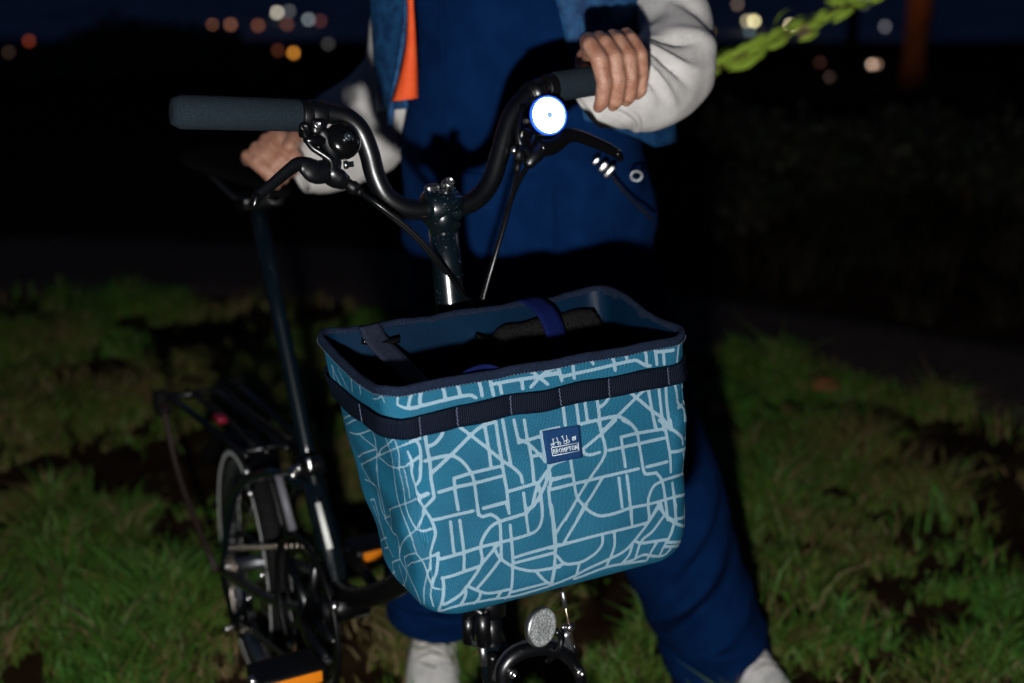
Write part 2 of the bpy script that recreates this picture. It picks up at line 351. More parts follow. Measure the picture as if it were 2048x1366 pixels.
P = cs[r_.integers(0, 18, n)] + r_.normal(0, .38, (n, 3)); d = r_.normal(0, 1, (n, 3)); d /= np.linalg.norm(d, axis=1, keepdims=True); s = np.cross(d, A(.2, .3, .9)); L = .16
link('crown', np.stack([P, P + d * L * .5 + s * L * .3, P + d * L, P + d * L * .5 - s * L * .3], 1).reshape(-1, 3), np.arange(n * 4).reshape(-1, 4), mat('tree_leaves', (.03, .05, .015), .6, 0, .3, (.06, .07, .02), 5), tree, smooth=False)
# the sodium lamp that lights it stands outside the picture
lx, ly, lz = tp[0] - .9, 11.7, tz; lamp = empty('sodium_lamp', (lx, ly, lz), 'street lamp with a shaded sodium head beside the lit tree', 'street lamp')
mb = MB(); mb.tube([A(lx, ly, lz - .1), A(lx, ly, lz + 4.6)], [.05, .035], 12); mb.make('pole', M['black_metal'], lamp)
hd = A(lx + .25, ly + .35, lz + 4.62); aim = unit(A(tp[0], 13.0, tz + 1.75) - hd)
mb = MB(); mb.tube(crm([A(lx, ly, lz + 4.58), A(lx + .1, ly + .15, lz + 4.75), hd - aim * .10], 5), .02, 8); mb.make('arm', M['black_metal'], lamp)
mb = MB(); mb.lathe(hd - aim * .1, aim, [(.02, 0), (.09, .02), (.12, .14), (.125, .20), (.118, .20), (.08, .05), (.0, .045)], 20); mb.make('lamp_shade', M['black_metal'], lamp)
mb = MB(); mb.add(*sph(hd, .035)); mb.make('bulb', mat('sodium_bulb', (1, .5, .1), emit=(1, .36, .05), es=30), lamp)
sl = bpy.data.lights.new('sodium_light', 'SPOT'); sl.energy = 650; sl.color = (1, .30, .04); sl.spot_size = math.radians(22); sl.spot_blend = 1; sl.shadow_soft_size = .05
so = bpy.data.objects.new('sodium_light', sl); col.objects.link(so); so.parent = lamp; so.location = Vector(hd + aim * .13 - A(lx, ly, lz)); so.rotation_euler = Vector(aim).to_track_quat('-Z', 'Y').to_euler()

# ---- lamps of the town in the valley (each one out of focus in the photograph)
def glow(rgb, s): return mat('town_lamp_glow', (.1, .1, .1), emit=rgb, es=s)
pole_m = mat('lamp_pole', (.05, .05, .05), .6)
town = [  # px, py, colour, strength, label
    (58, 82, (1, .16, .06), .9, 'dim red city light upper left, above a brown one'), (59, 111, (1, .45, .16), 1.2, 'amber brown city light directly under the dim red one, far left'),
    (22, 156, (.8, .75, .35), .55, 'olive city light near the left edge'), (98, 151, (1, .35, .05), .75, 'dull orange city light, far left, right of the olive one'), (12, 192, (1, .6, .3), .22, 'faintest brown city light at the left edge'),
    (18, 105, (1, .6, .4), .25, 'faint brown city light at the left edge above the olive one'),
    (425, 51, (1, .38, .2), 1.25, 'brownish city light, leftmost of the row of three over the grip'), (461, 49, (1, .38, .2), 1.3, 'brownish city light, middle of the row of three over the grip'), (516, 51, (1, .33, .16), 1.0, 'brownish city light, last of the row of three, under the white one'),
    (554, 25, (1, .92, .72), 4.2, 'brightest white city light left of the person'), (578, 22, (.8, .82, .85), .7, 'pale grey city light half behind the bright white one'), (574, 49, (1, .35, .22), .7, 'dim reddish city light just below the bright white one'),
    (617, 39, (.75, .9, .95), 1.6, 'cool grey city light right of the white one'), (640, 42, (1, .3, .25), .5, 'dim red city light touching the cool grey one'),
    (587, 106, (1, .38, .05), 4.2, 'strong orange city light behind the left grip, between sleeve and shrub'), (556, 101, (1, .28, .14), .45, 'faint red city light touching the strong orange one'), (656, 88, (.9, .85, .8), .32, 'faint grey city light beside the shaded sleeve'),
    (1475, 9, (1, .7, .5), .8, 'brown city light at the top edge, above the cream pair'), (1508, 42, (1, .88, .45), 7.5, 'brightest cream city light right of the white sleeve'), (1494, 42, (1, .85, .5), 2.6, 'cream city light overlapping the brightest one from the left'), (1499, 62, (.5, .8, .9), .8, 'bluish city light right under the cream pair'),
    (1580, 50, (1, .85, .5), 5.0, 'pale yellow city light behind the lime strap'), (1607, 63, (1, .7, .3), .7, 'dim amber city light on the lower edge of the lime strap'), (1728, 8, (.8, .8, .85), .5, 'faint grey city light at the upper end of the lime strap'),
    (1770, 53, (.85, .85, .95), .8, 'grey city light left of the orange tree trunk'), (1744, 129, (1, .68, .5), 4.0, 'pink peach city light below the lime strap, low on the right'), (1754, 129, (1, .6, .4), 1.0, 'dimmer amber city light overlapping the peach one'),
    (1660, 154, (1, .6, .5), .3, 'faintest city light low between strap and peach light'), (1405, 48, (1, .75, .2), 2.0, 'yellow city light half hidden behind the white elbow'), (1418, 62, (1, .6, .1), .8, 'amber city light just right of the white elbow'), (1640, 125, (1, .4, .3), .2, 'very faint reddish city light beneath the lime strap')]
for px, py, c, s, lb in town:
    d = ray(px, py); D = 150.
    while (CAM + d * D)[2] > float(hz(D * d[1])) + 9 and D < 6000: D *= 1.01
    p = CAM + d * D; rad = D * 4.2 / FPX; gz = float(hz(p[1]))
    mb = MB(); mb.add(*sph(p, rad, n=12), 0); mb.tube([A(p[0], p[1], gz - 1), p - Z3 * rad * .9], [rad * .16, rad * .1], 8, mi=1)
    o = mb.make('town_lamp', None, loc=(p[0], p[1], gz), mats=[glow(c, s), pole_m]); tag(o, lb, 'city light', 'city lights in the valley')

# ---- basket surface: a tapering rounded-rectangle bag whose axis follows the head tube
BK_C = np.array([-.0058, 1.3755, .828]); BK_H = .237
_t = .0495
BK_R = np.array([-math.cos(.5153), -math.sin(.5153), 0.])
_F0 = np.array([math.sin(.5153), -math.cos(.5153), 0.])
BK_F = _F0 * math.cos(_t) + np.array([0, 0, 1.]) * math.sin(_t) * -1
BK_U = np.array([0, 0, 1.]) * math.cos(_t) + _F0 * math.sin(_t)
BK_WALL = .250                  # length of the wall along the fabric, rim to the bottom edge
BK_PERIM = .92                  # nominal girth used as the print coordinate
def round_rect(a, b, rad, n):
    """n points of a rounded rectangle; starts at the middle of the back, runs over image-left to the front"""
    rad = np.minimum(rad, np.minimum(a, b) * .95)
    u = np.linspace(0, 1, n, endpoint=False)
    # arclength fractions fixed from nominal sizes so that columns stay straight
    A, Bq, Rd = .150, .070, .026
    seg = [A - Rd, math.pi / 2 * Rd, 2 * (Bq - Rd), math.pi / 2 * Rd, 2 * (A - Rd), math.pi / 2 * Rd, 2 * (Bq - Rd), math.pi / 2 * Rd, A - Rd]
    cum = np.concatenate([[0], np.cumsum(seg)]); cum /= cum[-1]
    x = np.zeros(n); y = np.zeros(n)
    cs = [(1, -1), (1, 1), (-1, 1), (-1, -1)]
    for k in range(9):
        m = (u >= cum[k] - 1e-12) & (u < cum[k + 1] if k < 8 else u <= 1)
        q = (u[m] - cum[k]) / (cum[k + 1] - cum[k])
        if k == 0: x[m] = q * (a - rad); y[m] = -b
        elif k == 8: x[m] = -(a - rad) * (1 - q); y[m] = -b
        elif k % 2:
            j = (k - 1) // 2; sx, sy = cs[j]
            ang = -math.pi / 2 + j * math.pi / 2 + q * math.pi / 2
            x[m] = sx * (a - rad) + rad * np.cos(ang); y[m] = sy * (b - rad) + rad * np.sin(ang)
        elif k == 2: x[m] = a; y[m] = -(b - rad) + 2 * (b - rad) * q
        elif k == 4: x[m] = (a - rad) - 2 * (a - rad) * q; y[m] = b
        elif k == 6: x[m] = -a; y[m] = (b - rad) - 2 * (b - rad) * q
    return u, x, y
def basket_ring(v, n, inset=0.):
    """ring of the bag at wall length v (m) below the rim"""
    h = min(v / BK_WALL, 1.) * BK_H
    q = h / BK_H
    a = .1700 + (.1540 - .1700) * q; b = .0855 + (.060 - .0855) * q + .006 * math.sin(math.pi * q)
    rad = .022 + .012 * q
    rr = .030
    k = (h - (BK_H - rr)) / rr
    if k > 0:
        sh = rr * (1 - math.sqrt(max(0, 1 - k * k))) * .5
        a -= sh; b -= sh
    a -= inset; b -= inset
    u, x, y = round_rect(a, b, max(rad - inset, .006), n)
    off = .058 * q; x = x + .003 - .0175 * q
    P = BK_C - BK_U * h + BK_F * off + BK_R[None] * x[:, None] + BK_F[None] * y[:, None]
    # soft fabric: the walls belly a little and pucker beside the corner seams
    xx = x - .003 + .0175 * q
    N = BK_R[None] * (np.abs(xx) > a * .93)[:, None] * np.sign(x)[:, None] + BK_F[None] * (np.abs(y) > b * .9)[:, None] * np.sign(y)[:, None]
    w = (.0022 * np.sin(u * 31 + v * 23 + 1.3) * np.sin(v * 34 + u * 9) + .0014 * np.sin(u * 57 - v * 61) ) * math.sin(math.pi * min(1, q * 1.02))
    side = ((u > .17) & (u < .33)).astype(float)
    w = w + side * .0016 * np.sin(v * 95 + u * 60) * math.sin(math.pi * q)
    cr = np.exp(-((u - .335) / .018) ** 2) + np.exp(-((u - .665) / .018) ** 2)
    w = w + cr * .0010 * np.sin(v * 150 + u * 30) * math.sin(math.pi * q) ** .5
    P = P + N * w[:, None]
    # rim line: the sides sag, the back stands up
    lift = (.010 * np.exp(-((u - .80) / .05) ** 2) + .003 * np.exp(-((u - .68) / .03) ** 2) - .006 * np.exp(-((u - .27) / .05) ** 2) + .004 * np.exp(-((u-.18)/.03)**2)) * (1 - q) ** 2
    return P + BK_U[None] * lift[:, None]
